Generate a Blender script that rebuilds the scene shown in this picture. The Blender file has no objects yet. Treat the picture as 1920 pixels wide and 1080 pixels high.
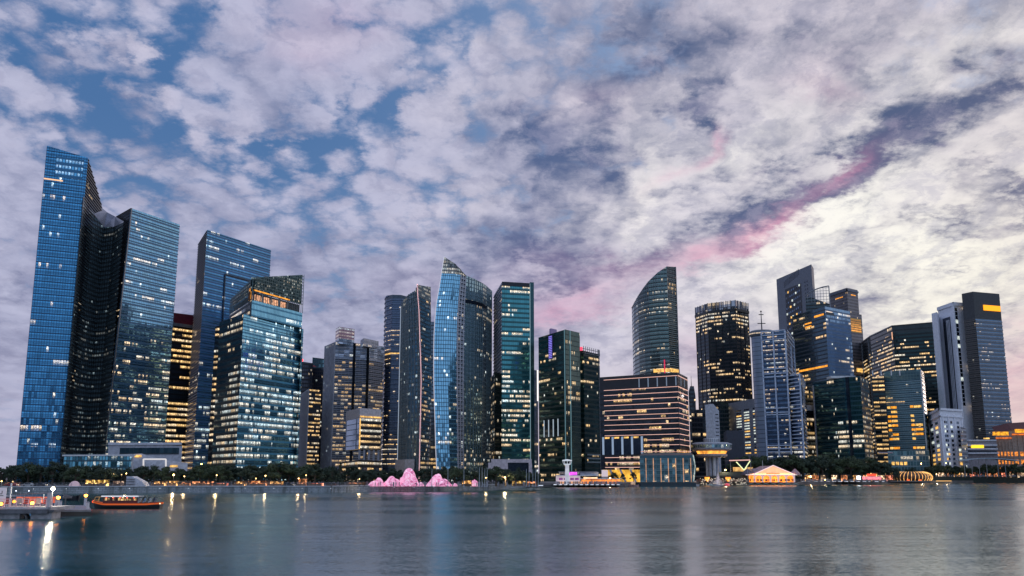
import bpy, bmesh, math, random
from mathutils import Vector, Matrix
SC = bpy.context.scene
COL = SC.collection
R = math.radians
# ------------------------------------------------------------------ camera
F, HOR = 1816.0, 893.0                      # focal length and horizon in the pixels of a 1920 x 1080 frame
PITCH = math.atan((HOR - 540) / F)
CAMZ = 6.0
cam = bpy.data.cameras.new('camera'); camo = bpy.data.objects.new('camera', cam); COL.objects.link(camo)
camo.location = (0, 0, CAMZ); camo.rotation_euler = (R(90) + PITCH, 0, 0)
cam.sensor_width = 36; cam.lens = 36 * F / 1920; cam.clip_start = 0.5; cam.clip_end = 60000
SC.camera = camo
SC.view_settings.view_transform = 'Standard'; SC.view_settings.look = 'None'
SC.view_settings.exposure = 0; SC.view_settings.gamma = 1
SC.cycles.use_denoising = True
SC.cycles.max_bounces = 7; SC.cycles.glossy_bounces = 4; SC.cycles.diffuse_bounces = 2
SC.cycles.sample_clamp_indirect = 6.0
CP, SP = math.cos(PITCH), math.sin(PITCH)
def ray(u, v):
    """pixel of the photograph -> direction with y = 1"""
    x, y, z = (u - 960), F * CP - (540 - v) * SP, F * SP + (540 - v) * CP
    return x / y, z / y
def at(u, v, Y):
    a, b = ray(u, v); return Vector((a * Y, Y, CAMZ + b * Y))
def onz(u, v, z):
    a, b = ray(u, v); Y = (z - CAMZ) / b; return Vector((a * Y, Y, z))
def zat(v, Y): return CAMZ + ray(960, v)[1] * Y
def xat(u, Y, z):
    # pixel column at a given height and depth
    t = (z - CAMZ) / Y; # direction (x,1,t): camera space depth = CP + t*SP
    return (u - 960) / F * (CP + t * SP) * Y
def srgb(r, g, b):
    f = lambda c: (c/255/12.92) if c/255 <= .04045 else ((c/255 + .055)/1.055)**2.4
    return (f(r), f(g), f(b), 1)

# ------------------------------------------------------------------ node helper
class NT:
    def __init__(s, t): s.t = t; s.n = t.nodes; s.l = t.links
    def node(s, typ, **k):
        n = s.n.new(typ)
        for a, v in k.items(): setattr(n, a, v)
        return n
    def put(s, sock, v):
        if isinstance(v, bpy.types.NodeSocket): s.l.new(v, sock)
        elif v is not None: sock.default_value = v
    def m(s, op, a, b=None, c=None, clamp=False):
        n = s.node('ShaderNodeMath', operation=op, use_clamp=clamp)
        s.put(n.inputs[0], a); s.put(n.inputs[1], b); s.put(n.inputs[2], c); return n.outputs[0]
    def vm(s, op, a, b=None, out=0):
        n = s.node('ShaderNodeVectorMath', operation=op)
        s.put(n.inputs[0], a)
        if op == 'SCALE': s.put(n.inputs['Scale'], b)
        else: s.put(n.inputs[1], b)
        return n.outputs[out]
    def mix(s, f, a, b, blend='MIX'):
        n = s.node('ShaderNodeMix', data_type='RGBA', blend_type=blend, clamp_factor=True)
        s.put(n.inputs[0], f); s.put(n.inputs[6], a); s.put(n.inputs[7], b); return n.outputs[2]
    def xyz(s, x=0.0, y=0.0, z=0.0):
        n = s.node('ShaderNodeCombineXYZ'); s.put(n.inputs[0], x); s.put(n.inputs[1], y); s.put(n.inputs[2], z); return n.outputs[0]
    def sep(s, v):
        n = s.node('ShaderNodeSeparateXYZ'); s.put(n.inputs[0], v); return n.outputs
    def noise(s, vec, scale, detail=2, rough=.5, dist=0, dim='3D', out=0, lac=2.0):
        n = s.node('ShaderNodeTexNoise', noise_dimensions=dim)
        if dim == '1D': s.put(n.inputs['W'], vec)
        else: s.put(n.inputs['Vector'], vec)
        n.inputs['Scale'].default_value = scale; n.inputs['Detail'].default_value = detail
        n.inputs['Roughness'].default_value = rough; n.inputs['Distortion'].default_value = dist
        n.inputs['Lacunarity'].default_value = lac
        return n.outputs[out]
    def sstep(s, v, a, b, lo=0.0, hi=1.0):
        n = s.node('ShaderNodeMapRange', interpolation_type='SMOOTHSTEP')
        s.put(n.inputs[0], v); s.put(n.inputs[1], a); s.put(n.inputs[2], b); s.put(n.inputs[3], lo); s.put(n.inputs[4], hi)
        return n.outputs[0]
    def lin(s, v, a, b, lo=0.0, hi=1.0):
        n = s.node('ShaderNodeMapRange'); s.put(n.inputs[0], v); s.put(n.inputs[1], a); s.put(n.inputs[2], b)
        s.put(n.inputs[3], lo); s.put(n.inputs[4], hi); return n.outputs[0]

# ------------------------------------------------------------------ sky (world) and sun
SUN_AZ, SUN_EL = R(38), R(4)                # low behind the towers, to the right
world = bpy.data.worlds.new('World'); SC.world = world; world.use_nodes = True
def build_sky():
    world.node_tree.nodes.clear(); T = NT(world.node_tree)
    d = T.node('ShaderNodeTexCoord').outputs['Generated']
    x, y, z = T.sep(d)[0], T.sep(d)[1], T.sep(d)[2]
    zc = T.m('MAXIMUM', z, 0.0)
    az = T.m('ARCTAN2', x, y)               # 0 straight ahead, + right
    el = T.m('ARCSINE', z)
    k = T.m('DIVIDE', 1.0, T.m('ADD', zc, 0.24))
    p = T.xyz(T.m('MULTIPLY', x, k), T.m('MULTIPLY', y, k), 0.0)        # a flat cloud deck seen in perspective
    # ragged edges for the large cloud masses
    w1 = T.vm('SUBTRACT', T.noise(p, 2.3, 5, .6, out=1), (.5, .5, .5))
    w2 = T.vm('SUBTRACT', T.noise(p, 8.0, 6, .65, out=1), (.5, .5, .5))
    warp = T.vm('ADD', T.vm('SCALE', w1, 0.26), T.vm('SCALE', w2, 0.19))
    q = T.vm('ADD', T.xyz(az, el, 0.0), T.vm('MULTIPLY', warp, (1.0, .7, 0.0)))
    q1 = T.vm('ADD', T.xyz(az, el, 0.0), T.vm('MULTIPLY', warp, (.4, .3, 0.0)))
    def blobs(lst, base=0.0, q=q):
        acc = base
        for (u, v, ru, rv, ang, amp) in lst:
            a, b = ray(u, v); A = math.atan(a); E = math.atan(b * math.cos(A))
            mp = T.node('ShaderNodeMapping', vector_type='TEXTURE')
            T.put(mp.inputs['Vector'], q)
            mp.inputs['Location'].default_value = (A, E, 0)
            mp.inputs['Rotation'].default_value = (0, 0, R(ang))
            mp.inputs['Scale'].default_value = (1.35 * ru / F, 1.45 * rv / F, 1)
            g = T.node('ShaderNodeTexGradient', gradient_type='QUADRATIC_SPHERE'); T.put(g.inputs[0], mp.outputs[0])
            acc = T.m('MULTIPLY_ADD', g.outputs['Fac'], amp, acc)
        return acc
    # --- where blue shows between the clouds (positive = more gap)
    GAP = [(480,300,560,300,-10,.12),(760,150,300,70,60,.40),(620,230,220,60,25,.42),(300,170,420,80,-38,.34),(430,60,260,60,-20,.14),(150,120,330,120,-40,.22),
           (590,290,150,40,0,.3),(985,60,120,60,60,.3),(1150,110,220,60,-30,.18),
           (1350,420,560,380,20,-.6),(1750,560,560,500,0,-.7),(960,640,900,190,0,-.5),(120,640,500,260,0,-.35),
           (560,45,200,110,-10,-.32),(510,220,120,100,0,-.22),(250,100,110,50,-65,-.4),(330,210,180,50,-45,-.36),(860,230,150,110,20,-.25),
           (900,60,100,60,0,-.2),(0,80,160,90,0,-.25),(30,420,300,200,0,-.2)]
    # --- dark cloud masses
    DARK = [(1085,330,170,120,-35,.95),(990,270,120,60,-20,.55),(980,420,140,70,-35,.5),(1290,250,120,55,50,.9),(1230,120,180,50,40,.5),(1180,40,200,35,45,.3),
            (1400,384,270,56,24,.85),(1160,450,280,52,12,.75),(1560,310,230,44,27,.9),(1790,200,230,75,18,1.1),(1640,255,190,60,30,.7),(1900,140,140,40,25,.5),
            (1500,30,300,50,12,.4),(1560,90,180,50,10,.35),(1720,30,140,45,10,.25),(1020,505,230,40,6,.6),(860,480,210,45,8,.5),(700,560,260,50,4,.4),
            (1780,415,250,34,22,.75),(1620,450,150,26,25,.5),(1500,470,170,30,10,.4),(1640,560,300,50,8,.55),(1850,580,260,50,8,.55),(1100,640,260,40,0,.3),
            (260,560,260,90,-20,.35),(40,330,200,60,-30,.2),(260,200,280,70,-45,.45),(600,450,300,60,0,.22),(430,90,200,60,-20,.35),(500,200,90,40,0,.35),(1320,60,120,60,30,.3),
            (150,60,200,60,-30,.25),(50,560,200,40,0,.3),(1330,520,180,40,0,.35),(1700,330,120,20,25,.4),(1890,330,120,24,12,.5),(1830,490,180,22,8,.45),(1720,610,200,30,5,.4)]
    # --- sunlit brightness
    LIT = [(1500,440,200,60,25,.8),(1620,370,200,60,25,.5),(1760,470,420,190,10,1.1),(1800,560,320,130,0,.9),(1560,330,460,120,20,.55),(1480,420,180,60,20,.7),(1200,330,170,160,-60,.8),(1060,420,90,60,0,.5),(1200,390,110,70,60,.7),(1120,410,70,40,0,.4),(1060,200,120,50,10,.4),(1350,310,90,50,0,.5),(1420,250,160,70,30,.5),
           (1180,210,200,60,10,.35),(1640,180,360,110,15,.45),(1860,60,300,100,0,.4),(860,390,160,60,10,.35),(250,60,110,50,-65,.45),(300,150,90,40,-45,.3),(340,230,140,40,-40,.35),
           (560,50,220,60,0,.3),(520,250,160,50,-10,.4),(880,190,200,90,10,.35),(900,60,140,70,0,.35),(1300,770,500,100,0,.5),(1440,560,300,160,0,.6),(50,840,200,100,0,.25),(1240,600,150,80,0,.2)]
    # --- pink glow along cloud undersides
    PINK = [(1465,398,90,22,33,1.1),(1400,437,150,26,22,1.0),(1290,470,210,34,8,.65),(1320,285,60,22,55,1.0),(1260,335,90,24,30,.4),(1580,308,110,13,30,.6),(1120,480,220,40,8,.35),
            (1080,552,220,40,12,.95),(1030,595,180,34,4,.9),(1300,490,80,22,10,.9),(1140,600,140,24,0,.6),(1540,130,120,40,20,.15),(1560,170,100,30,-10,.35),(1110,200,160,50,0,.2),
            (730,170,30,18,0,.5),(640,10,200,50,0,.25),(570,70,160,60,0,.25),(1900,720,150,110,0,1.1),(880,540,240,50,0,.2),(1300,660,80,60,0,.4),(1600,300,130,30,25,.5)]
    gap, dark, lit, pink = blobs(GAP), blobs(DARK), blobs(LIT, q=q1), blobs(PINK, q=q1)
    ps = T.vm('MULTIPLY', p, (1.0, .55, 1.0))
    n1 = T.noise(ps, 3.2, 10, .66, .25)              # cloud cover
    n2 = T.noise(T.vm('ADD', ps, (7.3, 2.1, 0)), 2.2, 7, .56, .5)   # thick / thin
    n3 = T.noise(T.vm('ADD', p, (1.7, 9.1, 0)), 15.0, 4, .55, .4)     # puffs
    vo = T.node('ShaderNodeTexVoronoi', feature='F1', voronoi_dimensions='2D'); vo.inputs['Scale'].default_value = 15
    T.put(vo.inputs['Vector'], T.vm('ADD', T.vm('MULTIPLY', p, (1.0, .7, 1)), T.vm('SCALE', w2, .16)))
    right = T.sstep(az, -.25, .42)
    low = T.sstep(el, .36, .04)
    puff = T.m('MULTIPLY', T.m('SUBTRACT', .40, vo.outputs['Distance']), T.m('SUBTRACT', T.m('SUBTRACT', 1.0, T.m('MULTIPLY', right, .6)), T.m('MULTIPLY', low, .3)))               # rounded cloudlets
    cov = T.m('ADD', T.m('MULTIPLY', T.m('SUBTRACT', n1, .5), 1.5), T.m('ADD', T.m('MULTIPLY', T.m('SUBTRACT', n3, .5), .55), T.m('MULTIPLY', puff, .62)))
    cov = T.sstep(T.m('SUBTRACT', cov, T.m('MULTIPLY', gap, .80)), -.38, .06)
    sh = T.m('ADD', T.m('MULTIPLY', T.m('SUBTRACT', n2, .47), 1.7), T.m('MULTIPLY', T.m('SUBTRACT', n3, .5), .75))
    sh = T.m('ADD', sh, T.m('MULTIPLY', T.m('SUBTRACT', T.noise(T.vm('ADD', T.vm('MULTIPLY', p, (1.5, .5, 1)), T.vm('SCALE', w1, .3)), 4.5, 7, .62, .4), .5), 1.3))
    sh = T.m('SUBTRACT', sh, T.m('MULTIPLY', puff, .75))
    shade = T.sstep(T.m('ADD', sh, T.m('SUBTRACT', T.m('MULTIPLY', dark, T.m('ADD', .45, T.m('MULTIPLY', n3, 1.5))), T.m('MULTIPLY', lit, .40))), -.55, 1.25)
    right = T.sstep(az, -.25, .42)
    low = T.sstep(el, .36, .04)
    # clear air
    nish = T.node('ShaderNodeTexSky', sky_type='NISHITA', sun_disc=False, sun_elevation=SUN_EL, sun_rotation=SUN_AZ)
    air = T.mix(low, srgb(66, 106, 158), srgb(112, 142, 186))
    air = T.mix(right, air, srgb(150, 170, 205))
    air = T.mix(1.0, air, T.vm('SCALE', nish.outputs[0], .02), 'ADD')
    light = T.mix(right, srgb(186, 188, 214), srgb(230, 222, 230))
    litc = T.mix(right, srgb(234, 224, 236), srgb(255, 252, 244))
    light = T.mix(T.m('MULTIPLY', T.m('ADD', T.m('MULTIPLY', lit, .9), T.m('MULTIPLY', T.m('SUBTRACT', n3, .5), .5)), 1.0, clamp=True), light, litc)
    cream = T.sstep(T.m('ADD', T.m('MULTIPLY', az, 1.0), T.m('MULTIPLY', el, -.9)), .05, .45)
    light = T.mix(T.m('MULTIPLY', cream, .6), light, srgb(255, 246, 226))
    darkc = T.mix(right, srgb(88, 108, 150), srgb(84, 98, 132))
    darkc = T.mix(low, darkc, srgb(112, 114, 148))
    darkc = T.mix(T.m('MULTIPLY', cream, .7), darkc, srgb(128, 124, 146))
    billow = T.noise(T.vm('ADD', T.vm('MULTIPLY', p, (1.3, .8, 1)), T.vm('SCALE', w2, .12)), 9.0, 6, .68, .3)
    darkc = T.mix(T.sstep(billow, .42, .66, 0.0, .55), darkc, T.mix(right, srgb(150, 154, 186), srgb(168, 162, 184)))
    light = T.mix(T.sstep(billow, .56, .36, 0.0, .38), light, srgb(150, 152, 182))
    cloud = T.mix(shade, light, darkc)
    # pink only where the masses are ragged
    pk = T.m('MULTIPLY', T.m('MULTIPLY', pink, T.m('ADD', .55, T.m('MULTIPLY', billow, .9))), .42, clamp=True)
    cloud = T.mix(pk, cloud, srgb(232, 160, 190))
    col = T.mix(cov, air, cloud)
    # pale lavender band of thick air at the horizon, dim under it
    hz = T.sstep(el, .15, -.02)
    hcol = T.mix(right, srgb(176, 176, 202), srgb(238, 206, 200))
    col = T.mix(T.m('MULTIPLY', hz, .75), col, hcol)
    # the sky opposite the sunset: deeper dusk blue
    back = T.sstep(y, .35, -.35)
    bcol = T.mix(T.sstep(el, .0, .55), srgb(172, 196, 228), srgb(160, 192, 234))
    bcol = T.mix(T.m('MULTIPLY', cov, .45), bcol, srgb(226, 230, 246))
    bcol = T.mix(T.sstep(T.m('ADD', el, T.m('MULTIPLY', T.m('SUBTRACT', n2, .5), .12)), .075, .01), bcol, srgb(38, 50, 72))
    col = T.mix(back, col, bcol)
    bg = T.node('ShaderNodeBackground'); T.put(bg.inputs[0], col); bg.inputs[1].default_value = 1.0
    out = T.node('ShaderNodeOutputWorld'); T.l.new(bg.outputs[0], out.inputs[0])
build_sky()
world.cycles.sampling_method = 'MANUAL'; world.cycles.sample_map_resolution = 512
sun = bpy.data.lights.new('sun', 'SUN'); suno = bpy.data.objects.new('sun', sun); COL.objects.link(suno)
sun.energy = 0.5; sun.angle = R(10); sun.color = (1, .78, .68)
suno.rotation_euler = (R(90) - SUN_EL, 0, -SUN_AZ + R(180)); suno.rotation_euler = (-(R(90) - SUN_EL), 0, -SUN_AZ)

# ------------------------------------------------------------------ materials
def newmat(name):
    m = bpy.data.materials.new(name); m.use_nodes = True; m.node_tree.nodes.clear()
    try: m.cycles.emission_sampling = 'NONE'
    except Exception: pass
    return m, NT(m.node_tree)
def finish(T, sh):
    o = T.node('ShaderNodeOutputMaterial'); T.l.new(sh, o.inputs[0])
def pbsdf(T, col, rough=.5, metal=0.0, emit=None, estr=0.0, normal=None, ior=1.5, spec=.5):
    b = T.node('ShaderNodeBsdfPrincipled')
    T.put(b.inputs['Base Color'], col); T.put(b.inputs['Roughness'], rough); T.put(b.inputs['Metallic'], metal)
    b.inputs['IOR'].default_value = ior; T.put(b.inputs['Specular IOR Level'], spec)
    if emit is not None: T.put(b.inputs['Emission Color'], emit); T.put(b.inputs['Emission Strength'], estr)
    if normal is not None: T.put(b.inputs['Normal'], normal)
    return b.outputs[0]
MATS = {}
def plain(name, col=None, rough=.6, metal=0.0, var=.25, scale=.6):
    """weathered plain surface: two scales of soft variation"""
    if name in MATS: return MATS[name]
    m, T = newmat(name)
    g = T.node('ShaderNodeTexCoord').outputs['Object']
    n = T.m('ADD', T.m('MULTIPLY', T.noise(g, scale, 5, .6), .7), T.m('MULTIPLY', T.noise(g, scale * 9, 3, .6), .3))
    c = T.mix(T.m('MULTIPLY', T.sstep(n, .35, .65), 1.0), tuple(x * (1 - var) for x in col[:3]) + (1,), tuple(min(1, x * (1 + var * .6)) for x in col[:3]) + (1,))
    finish(T, pbsdf(T, c, T.m('ADD', rough, T.m('MULTIPLY', T.m('SUBTRACT', n, .5), .2)), metal))
    MATS[name] = m; return m
def glow(name, col=None, strength=0.0, var=0.0, scale=1.0, light=False):
    if name in MATS: return MATS[name]
    m, T = newmat(name)
    if light: m.cycles.emission_sampling = 'AUTO'
    st = strength
    if var:
        g = T.node('ShaderNodeTexCoord').outputs['Object']
        n = T.noise(g, scale, 3, .65)
        st = T.m('MULTIPLY', strength, T.sstep(n, .5 - .22, .5 + .2, 1 - var, 1.25))
    finish(T, pbsdf(T, tuple(c * .5 for c in col[:3]) + (1,), .5, 0, col, st))
    MATS[name] = m; return m

def facade_group():
    g = bpy.data.node_groups.new('facade_pattern', 'ShaderNodeTree')
    I = g.interface
    def inp(n, t, v):
        s = I.new_socket(n, in_out='INPUT', socket_type=t); s.default_value = v
    C, V = 'NodeSocketColor', 'NodeSocketFloat'
    for n, v in (('Glass', (.1,.2,.3,1)), ('Spandrel', (.05,.06,.08,1)), ('Mullion', (.05,.05,.06,1))): inp(n, C, v)
    for n, v in (('FH', 4), ('Bay', 1.5), ('Span', .3), ('Mull', .1), ('Thr', .5), ('Prob', .6), ('Iso', .02), ('Warm', .5), ('Str', 1.0),
                 ('Seed', 0.0), ('Rough', .1), ('Metal', .8), ('Tilt', .02), ('Group', 5.0), ('Sub', 0.0), ('Bottom', 0.0)): inp(n, V, v)
    I.new_socket('Shader', in_out='OUTPUT', socket_type='NodeSocketShader')
    T = NT(g); gi = T.node('NodeGroupInput').outputs
    uv = T.sep(T.node('ShaderNodeUVMap').outputs[0]); u, v = uv[0], uv[1]
    cy = T.m('DIVIDE', v, gi['FH']); cx = T.m('DIVIDE', u, gi['Bay'])
    iy, ix = T.m('FLOOR', cy), T.m('FLOOR', cx); fy, fx = T.m('FRACT', cy), T.m('FRACT', cx)
    ixs = T.m('ADD', ix, T.m('MULTIPLY', gi['Seed'], 31.7)); iys = T.m('ADD', iy, T.m('MULTIPLY', gi['Seed'], 17.3))
    def white(vec):
        n = T.node('ShaderNodeTexWhiteNoise', noise_dimensions='2D'); T.put(n.inputs['Vector'], vec); return n.outputs
    wc = white(T.xyz(ixs, iys, 0.0)); w1 = wc['Value']; wcol = wc['Color']
    gx = T.m('FLOOR', T.m('DIVIDE', ixs, gi['Group']))
    w2 = white(T.xyz(gx, T.m('ADD', iys, 57.0), 0.0))['Value']             # groups of windows
    row = white(T.xyz(T.m('ADD', iys, .5), 3.3, 0.0))['Value']
    cl = T.noise(T.xyz(T.m('MULTIPLY', ixs, .035), T.m('MULTIPLY', iys, .11), 0.0), 1.0, 2, .5, dim='2D')
    lv = T.m('ADD', T.m('ADD', T.m('MULTIPLY', T.m('SUBTRACT', cl, .5), 1.4), .15), T.m('ADD', T.m('MULTIPLY', row, .42), T.m('MULTIPLY', w2, .42)))
    # lower floors are busier
    lv = T.m('ADD', lv, T.m('MULTIPLY', gi['Bottom'], T.sstep(v, 110.0, 10.0)))
    lit = T.m('MULTIPLY', T.m('GREATER_THAN', lv, gi['Thr']), T.m('LESS_THAN', w1, T.m('ADD', gi['Prob'], .12)))
    iso = T.m('LESS_THAN', white(T.xyz(iys, ixs, 0.0))['Value'], gi['Iso'])
    lit = T.m('MAXIMUM', lit, iso)
    win = T.m('MULTIPLY', T.m('GREATER_THAN', fy, gi['Span']), T.m('GREATER_THAN', fx, gi['Mull']))
    span = T.m('LESS_THAN', fy, gi['Span']); mul = T.m('LESS_THAN', fx, gi['Mull'])
    # a thin transom inside the storey where asked
    sub = T.m('MULTIPLY', T.m('LESS_THAN', T.m('FRACT', T.m('MULTIPLY', fy, 3.0)), .28), gi['Sub'])
    fine = T.noise(T.xyz(T.m('MULTIPLY', u, 1.0), T.m('MULTIPLY', v, 1.7), 0.0), 1.3, 2, .65, dim='2D')
    room = T.m('MULTIPLY', T.sstep(fine, .40, .62, .10, 1.7), T.m('ADD', .35, T.m('MULTIPLY', w1, 1.1)))
    mid = T.m('ADD', gi['Span'], T.m('MULTIPLY', T.m('SUBTRACT', 1.0, gi['Span']), .42))
    ceil = T.sstep(fy, T.m('SUBTRACT', mid, .12), mid, .16, 1.15)
    est = T.m('MULTIPLY', T.m('MULTIPLY', T.m('MULTIPLY', lit, win), T.m('MULTIPLY', room, ceil)), gi['Str'])
    wm = T.m('ADD', gi['Warm'], T.m('MULTIPLY', T.m('SUBTRACT', w2, .5), .7), clamp=True)
    ecol = T.mix(wm, srgb(206, 232, 240), srgb(255, 206, 136))
    glassc = T.mix(T.m('MULTIPLY', T.m('SUBTRACT', 1.0, w1), .32), gi['Glass'], T.vm('SCALE', gi['Glass'], .45))
    stain = T.noise(T.xyz(T.m('MULTIPLY', u, .06), T.m('MULTIPLY', v, .02), gi['Seed']), 1.0, 3, .6)
    base = T.mix(span, glassc, gi['Spandrel']); base = T.mix(T.m('MAXIMUM', mul, sub), base, gi['Mullion'])
    base = T.mix(T.sstep(stain, .3, .7, 0.0, .35), base, T.vm('SCALE', base, .55))
    opaque = T.m('MAXIMUM', span, T.m('MAXIMUM', mul, sub))
    rough = T.lin(opaque, 0.0, 1.0, gi['Rough'], .45)
    metal = T.m('MULTIPLY', gi['Metal'], T.lin(opaque, 0.0, 1.0, 1.0, .35))
    geo = T.node('ShaderNodeNewGeometry').outputs['Normal']
    tilt = T.vm('MULTIPLY', T.vm('SUBTRACT', wcol, (.5, .5, .5)), T.xyz(gi['Tilt'], gi['Tilt'], T.m('MULTIPLY', gi['Tilt'], 1.6)))
    wave = T.vm('SCALE', T.vm('SUBTRACT', T.noise(T.xyz(u, v, gi['Seed']), .05, 2, .5, out=1), (.5, .5, .5)), .05)
    nor = T.vm('NORMALIZE', T.vm('ADD', geo, T.vm('ADD', tilt, wave)))
    sh = pbsdf(T, base, rough, metal, ecol, est, nor)
    o = T.node('NodeGroupOutput'); T.l.new(sh, o.inputs[0]); return g
FG = facade_group()
def facade(name, glass, span, mull=None, **k):
    if name in MATS: return MATS[name]
    m, T = newmat(name); n = T.node('ShaderNodeGroup'); n.node_tree = FG
    n.inputs['Glass'].default_value = glass; n.inputs['Spandrel'].default_value = span; n.inputs['Mullion'].default_value = mull or span
    n.inputs['Seed'].default_value = (sum(map(ord, name)) % 97) / 7.0
    for a, v in k.items(): n.inputs[a].default_value = v
    finish(T, n.outputs[0]); MATS[name] = m; return m

# ------------------------------------------------------------------ objects
ORG = {}
def org(o): return ORG[o.name] if o is not None else Vector((0, 0, 0))
def thing(name, label, cat, loc, group=None, kind=None):
    o = bpy.data.objects.new(name, None); COL.objects.link(o); o.location = loc; o.empty_display_size = 1
    ORG[o.name] = Vector(loc); tag(o, label, cat, group, kind); return o
def tag(o, label=None, cat=None, group=None, kind=None):
    if label: o['label'] = label
    if cat: o['category'] = cat
    if group: o['group'] = group
    if kind: o['kind'] = kind
    return o
class MB:
    """collects boxes, tubes, quads (world coordinates) and links them as one mesh object"""
    def __init__(s): s.v = []; s.f = []; s.uv = {}; s.smooth = False
    def face(s, pts, uv=None):
        i = len(s.v); s.v += [Vector(p) for p in pts]; s.f.append(tuple(range(i, i + len(pts))))
        if uv: s.uv[len(s.f) - 1] = uv
        return s
    def box(s, c, size, rz=0.0, ax=None):
        hx, hy, hz = size[0]/2, size[1]/2, size[2]/2
        M = Matrix.Rotation(rz, 3, 'Z'); c = Vector(c); i = len(s.v)
        for sx in (-1, 1):
            for sy in (-1, 1):
                for sz in (-1, 1): s.v.append(c + M @ Vector((sx*hx, sy*hy, sz*hz)))
        for q in ((0,1,3,2),(4,6,7,5),(0,4,5,1),(2,3,7,6),(0,2,6,4),(1,5,7,3)):
            s.f.append(tuple(i + k for k in q))
            s.uv[len(s.f)-1] = [(s.v[i+k].x + s.v[i+k].y, s.v[i+k].z) for k in q]
        return s
    def tube(s, pts, rad, n=6, cap=True):
        pts = [Vector(p) for p in pts]; rad = rad if isinstance(rad, (list, tuple)) else [rad]*len(pts); i0 = len(s.v)
        for k, p in enumerate(pts):
            d = (pts[min(k+1, len(pts)-1)] - pts[max(k-1, 0)]).normalized()
            a = d.cross(Vector((0,0,1))) if abs(d.z) < .95 else d.cross(Vector((1,0,0))); a.normalize(); b = d.cross(a)
            for j in range(n): t = 2*math.pi*j/n; s.v.append(p + (a*math.cos(t) + b*math.sin(t))*rad[k])
        for k in range(len(pts)-1):
            for j in range(n): s.f.append((i0+k*n+j, i0+k*n+(j+1)%n, i0+(k+1)*n+(j+1)%n, i0+(k+1)*n+j))
        if cap: s.f.append(tuple(i0+j for j in range(n))); s.f.append(tuple(i0+(len(pts)-1)*n+j for j in reversed(range(n))))
        return s
    def lathe(s, c, prof, n=24, a0=0.0, a1=2*math.pi):
        c = Vector(c); i0 = len(s.v); full = abs(a1-a0-2*math.pi) < 1e-6; m = n if full else n+1
        for r, z in prof:
            for j in range(m): t = a0+(a1-a0)*j/n; s.v.append(c + Vector((r*math.cos(t), r*math.sin(t), z)))
        for k in range(len(prof)-1):
            for j in range(n):
                j2 = (j+1) % m
                s.f.append((i0+k*m+j, i0+k*m+j2, i0+(k+1)*m+j2, i0+(k+1)*m+j)); r = prof[k][0]
                s.uv[len(s.f)-1] = [((a0+(a1-a0)*q/n)*max(prof[0][0], prof[-1][0], r), z) for q, z in ((j, prof[k][1]+c.z), (j+1, prof[k][1]+c.z), (j+1, prof[k+1][1]+c.z), (j, prof[k+1][1]+c.z))]
        return s
    def build(s, name, mat, parent=None, smooth=False):
        if parent is None:
            xs = [p.x for p in s.v]; ys = [p.y for p in s.v]; o3 = Vector(((min(xs)+max(xs))/2, (min(ys)+max(ys))/2, min(p.z for p in s.v)))
        else: o3 = org(parent)
        me = bpy.data.meshes.new(name); me.from_pydata([p - o3 for p in s.v], [], s.f); me.materials.append(mat)
        if s.uv:
            L = me.uv_layers.new(name='UVMap')
            for k, uvs in s.uv.items():
                po = me.polygons[k]
                for q, li in enumerate(po.loop_indices): L.data[li].uv = uvs[q]
        if smooth: me.shade_smooth()
        o = bpy.data.objects.new(name, me); COL.objects.link(o)
        if parent is not None: o.parent = parent
        else: o.location = o3
        ORG[o.name] = o3.copy(); return o

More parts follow.
